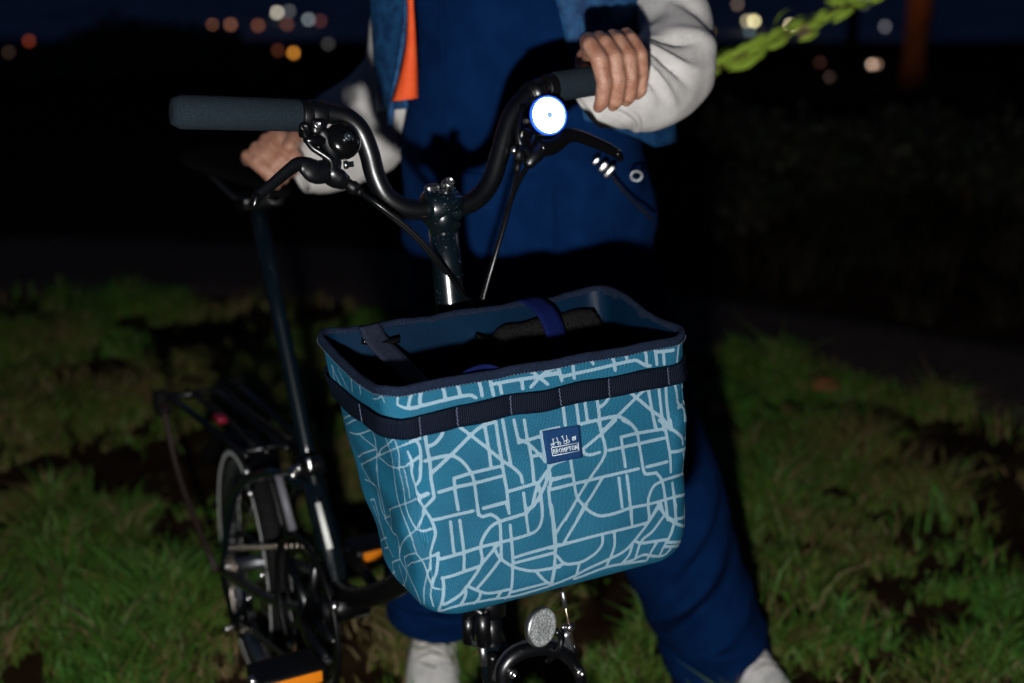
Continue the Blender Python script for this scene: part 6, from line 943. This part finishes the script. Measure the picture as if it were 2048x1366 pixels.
# ---- off-white sleeves
R1 = lambda d, ref: unit(np.cross(d, ref))
def slv(pts, name, seed, folds, amp=.0035):
    C_ = [np.asarray(p[0], float) for p in pts]; secs = []
    for i, p in enumerate(pts):
        t = unit(C_[min(i + 1, len(C_) - 1)] - C_[max(i - 1, 0)]); a = unit(np.cross(t, Yv)); b = np.cross(t, a); secs.append((C_[i], a * p[1], b * p[2]))
    return tubecloth(name, secs, 'sleeve', person, 64, 9, folds, seed, amp, (16, 16, 16), .003)
slv([(at(1176, 224, 1.742), .022, .022), (at(1196, 208, 1.745), .034, .032), (at(1228, 186, 1.752), .046, .042), (at(1262, 172, 1.765), .056, .050), (at(1305, 165, 1.79), .060, .054), (at(1346, 128, 1.83), .056, .056), (at(1352, 70, 1.88), .048, .056), (at(1332, 0, 1.93), .050, .058), (at(1300, -80, 1.98), .056, .062), (SHR + A(-.01, 0, .03), .06, .065)], 'sleeve', 41,
    [(.30, .012, 1.2, .5, -.010, .06), (.34, .012, 1.4, .6, .008, .08), (.39, .012, 1.1, .6, -.011, .09), (.44, .014, 1.3, .7, .008, .1), (.49, .012, 1.0, .6, -.010, .1), (.56, .02, 1.6, .6, .008, .05), (.16, .02, 2.2, .5, -.008, .12), (.22, .02, 2.4, .5, .007, .12), (.66, .03, 1.8, .5, -.007, -.05), (.28, .02, 3.2, .6, -.006, .1)])
slv([(at(598, 340, 2.005), .034, .036), (at(626, 330, 2.015), .046, .046), (at(668, 300, 2.03), .060, .052), (at(718, 258, 2.045), .074, .056), (at(772, 190, 2.06), .060, .056), (at(800, 110, 2.06), .046, .054), (at(806, 0, 2.05), .046, .056), (at(806, -100, 2.04), .050, .058), (SHL + A(.01, 0, .03), .06, .065)], 'sleeve', 43,
    [(.25, .02, 4.5, .6, .010, .08), (.32, .02, 4.6, .6, -.010, .08), (.40, .02, 4.4, .6, .010, .08), (.48, .03, 4.7, .6, -.008, 0)])
# ---- shoes
def shoe(an, toe_dir, seed):
    s_ = empty('shoe', ORG[person]); s_.parent = person; s_.location = (0, 0, 0); d = unit(toe_dir); w = np.cross(Z3, d); b = A(an[0], an[1], 0)
    rows = []
    for x, ww, h, z0 in [(-.075, .012, .030, .020), (-.070, .030, .085, .014), (-.045, .037, .105, .012), (-.005, .039, .112, .012), (.035, .042, .098, .012), (.080, .046, .074, .012), (.120, .047, .058, .012), (.155, .040, .046, .014), (.178, .024, .032, .016), (.188, .008, .016, .020)]:
        a = np.linspace(0, 2 * math.pi, 24, endpoint=False); c_, sn = np.cos(a), np.sin(a)
        rows.append(b + d * x + w[None] * (np.sign(c_) * np.abs(c_) ** .75 * ww)[:, None] + Z3[None] * (z0 + np.where(sn > 0, np.abs(sn) ** .7 * (h - .0), -np.abs(sn) ** .5 * .006))[:, None])
    mb = MB(); V = np.concatenate(rows); V = V + (vnoise(V * 45, seed) * .003)[:, None] * Z3; mb.grid(V, len(rows), 24); up_ = mb.make('upper', M['shoe'], s_); md = up_.modifiers.new('s', 'SUBSURF'); md.levels = 1; md.render_levels = 2
    mb = MB(); a = np.linspace(0, 2 * math.pi, 40, endpoint=False); ol = [b + d * (.055 + .140 * math.cos(t)) + w * (.046 + .004 * math.cos(t)) * math.sin(t) * (1 if abs(math.cos(t)) < .9 else .9) for t in a]
    V = np.concatenate([np.array(ol), np.array(ol) + Z3 * .026]); mb.grid(V, 2, 40); mb.make('sole', M['sole'], s_)
    for k in range(6):
        x = .035 + k * .014; hgt = .012 + np.interp(x, [.035, .08, .12], [.100, .077, .060]); mb = MB(); mb.tube(crm([b + d * x + w * -.026 + Z3 * (hgt - .010), b + d * (x + .003) + Z3 * (hgt + .004), b + d * x + w * .026 + Z3 * (hgt - .010)], 5), .0032, 8, sq=(.6, 1.2)); mb.make('lace', M['sole'], s_)
shoe(A(-.132, 2.17, 0), A(.02, -1, 0), 51); shoe(A(.362, 2.125, 0), A(.42, -1, 0), 52)
# seams, pocket edge and button placket on the dungarees
def on_trunk(px, py):
    """point on the front of the trunk under a pixel"""
    d = ray(px, py); best = None
    for k in range(400):
        Y = 1.80 + k * .0007; p = CAM + d * (Y / d[1]); w = np.interp(p[2], [.62, .70, .80, .90, 1.0, 1.1, 1.22], [.150, .172, .180, .172, .165, .165, .172]); dd = np.interp(p[2], [.62, .70, .80, .90, 1.0, 1.1, 1.22], [.115, .120, .120, .114, .110, .108, .110])
        if ((p[0] - .021) / (w + .006)) ** 2 + ((p[1] - PY) / (dd + .006)) ** 2 < 1: return p
    return CAM + d * (1.88 / d[1])
for pl in ([(882, -20), (884, 120), (886, 260)], [(1098, 100), (1102, 250), (1108, 400), (1112, 500)], [(905, 345), (990, 352), (1090, 350), (1180, 340)], [(1175, 330), (1210, 400), (1225, 480)], [(1010, 360), (1012, 430), (1014, 500)]):
    mb = MB(); mb.tube([on_trunk(*p) for p in crm([A(*p) for p in pl], 10)], .0022, 6); mb.make('seam', M['navy'], tr)
# ================================================================== LEAFY BRANCH behind the elbow
P = crm([at(1290, 208, 2.65), at(1420, 142, 2.70), at(1570, 70, 2.76), at(1730, -10, 2.82), at(1900, -95, 2.9)], 26)
branch = empty('leafy_branch', P[0], 'lime green leafy branch reaching up to the right behind the white elbow', 'branch')
mb = MB(); mb.tube(P, np.linspace(.004, .002, len(P)), 8); mb.make('twig', M['bark'], branch)
lv = np.zeros((7, 5, 3))
for i in range(7):
    t = i / 6; w = math.sin(math.pi * min(1, t * .94 + .03)) ** .9 * .12
    for j in range(5): q = (j - 2) / 2; lv[i, j] = A(t, q * w, .10 * math.sin(t * 3) + .06 * abs(q) * w * 5)
mb = MB(); mb.sheet(lv + P[0]); lo_ = mb.make('leaf', M['strap_lime'], branch); r_ = np.random.default_rng(17); T_, N_, B_ = frames(P)
for k in range(140):
    i = min(int(k / 140 * (len(P) - 8) + r_.integers(0, 6)), len(P) - 2); o = lo_ if k == 0 else lo_.copy()
    if k: col.objects.link(o); o.parent = branch
    d = unit(T_[i] + r_.normal(0, .22, 3) * A(.6, .6, .9)); n_ = unit(A(0, -1, .3) + r_.normal(0, .55, 3)); s_ = unit(np.cross(n_, d)); n_ = np.cross(d, s_); L = r_.uniform(.030, .052)
    p = P[i] + r_.normal(0, .0105, 3) - P[0]; o.matrix_local = Matrix([[d[a] * L, s_[a] * L, n_[a] * L, p[a]] for a in range(3)] + [[0, 0, 0, 1]])
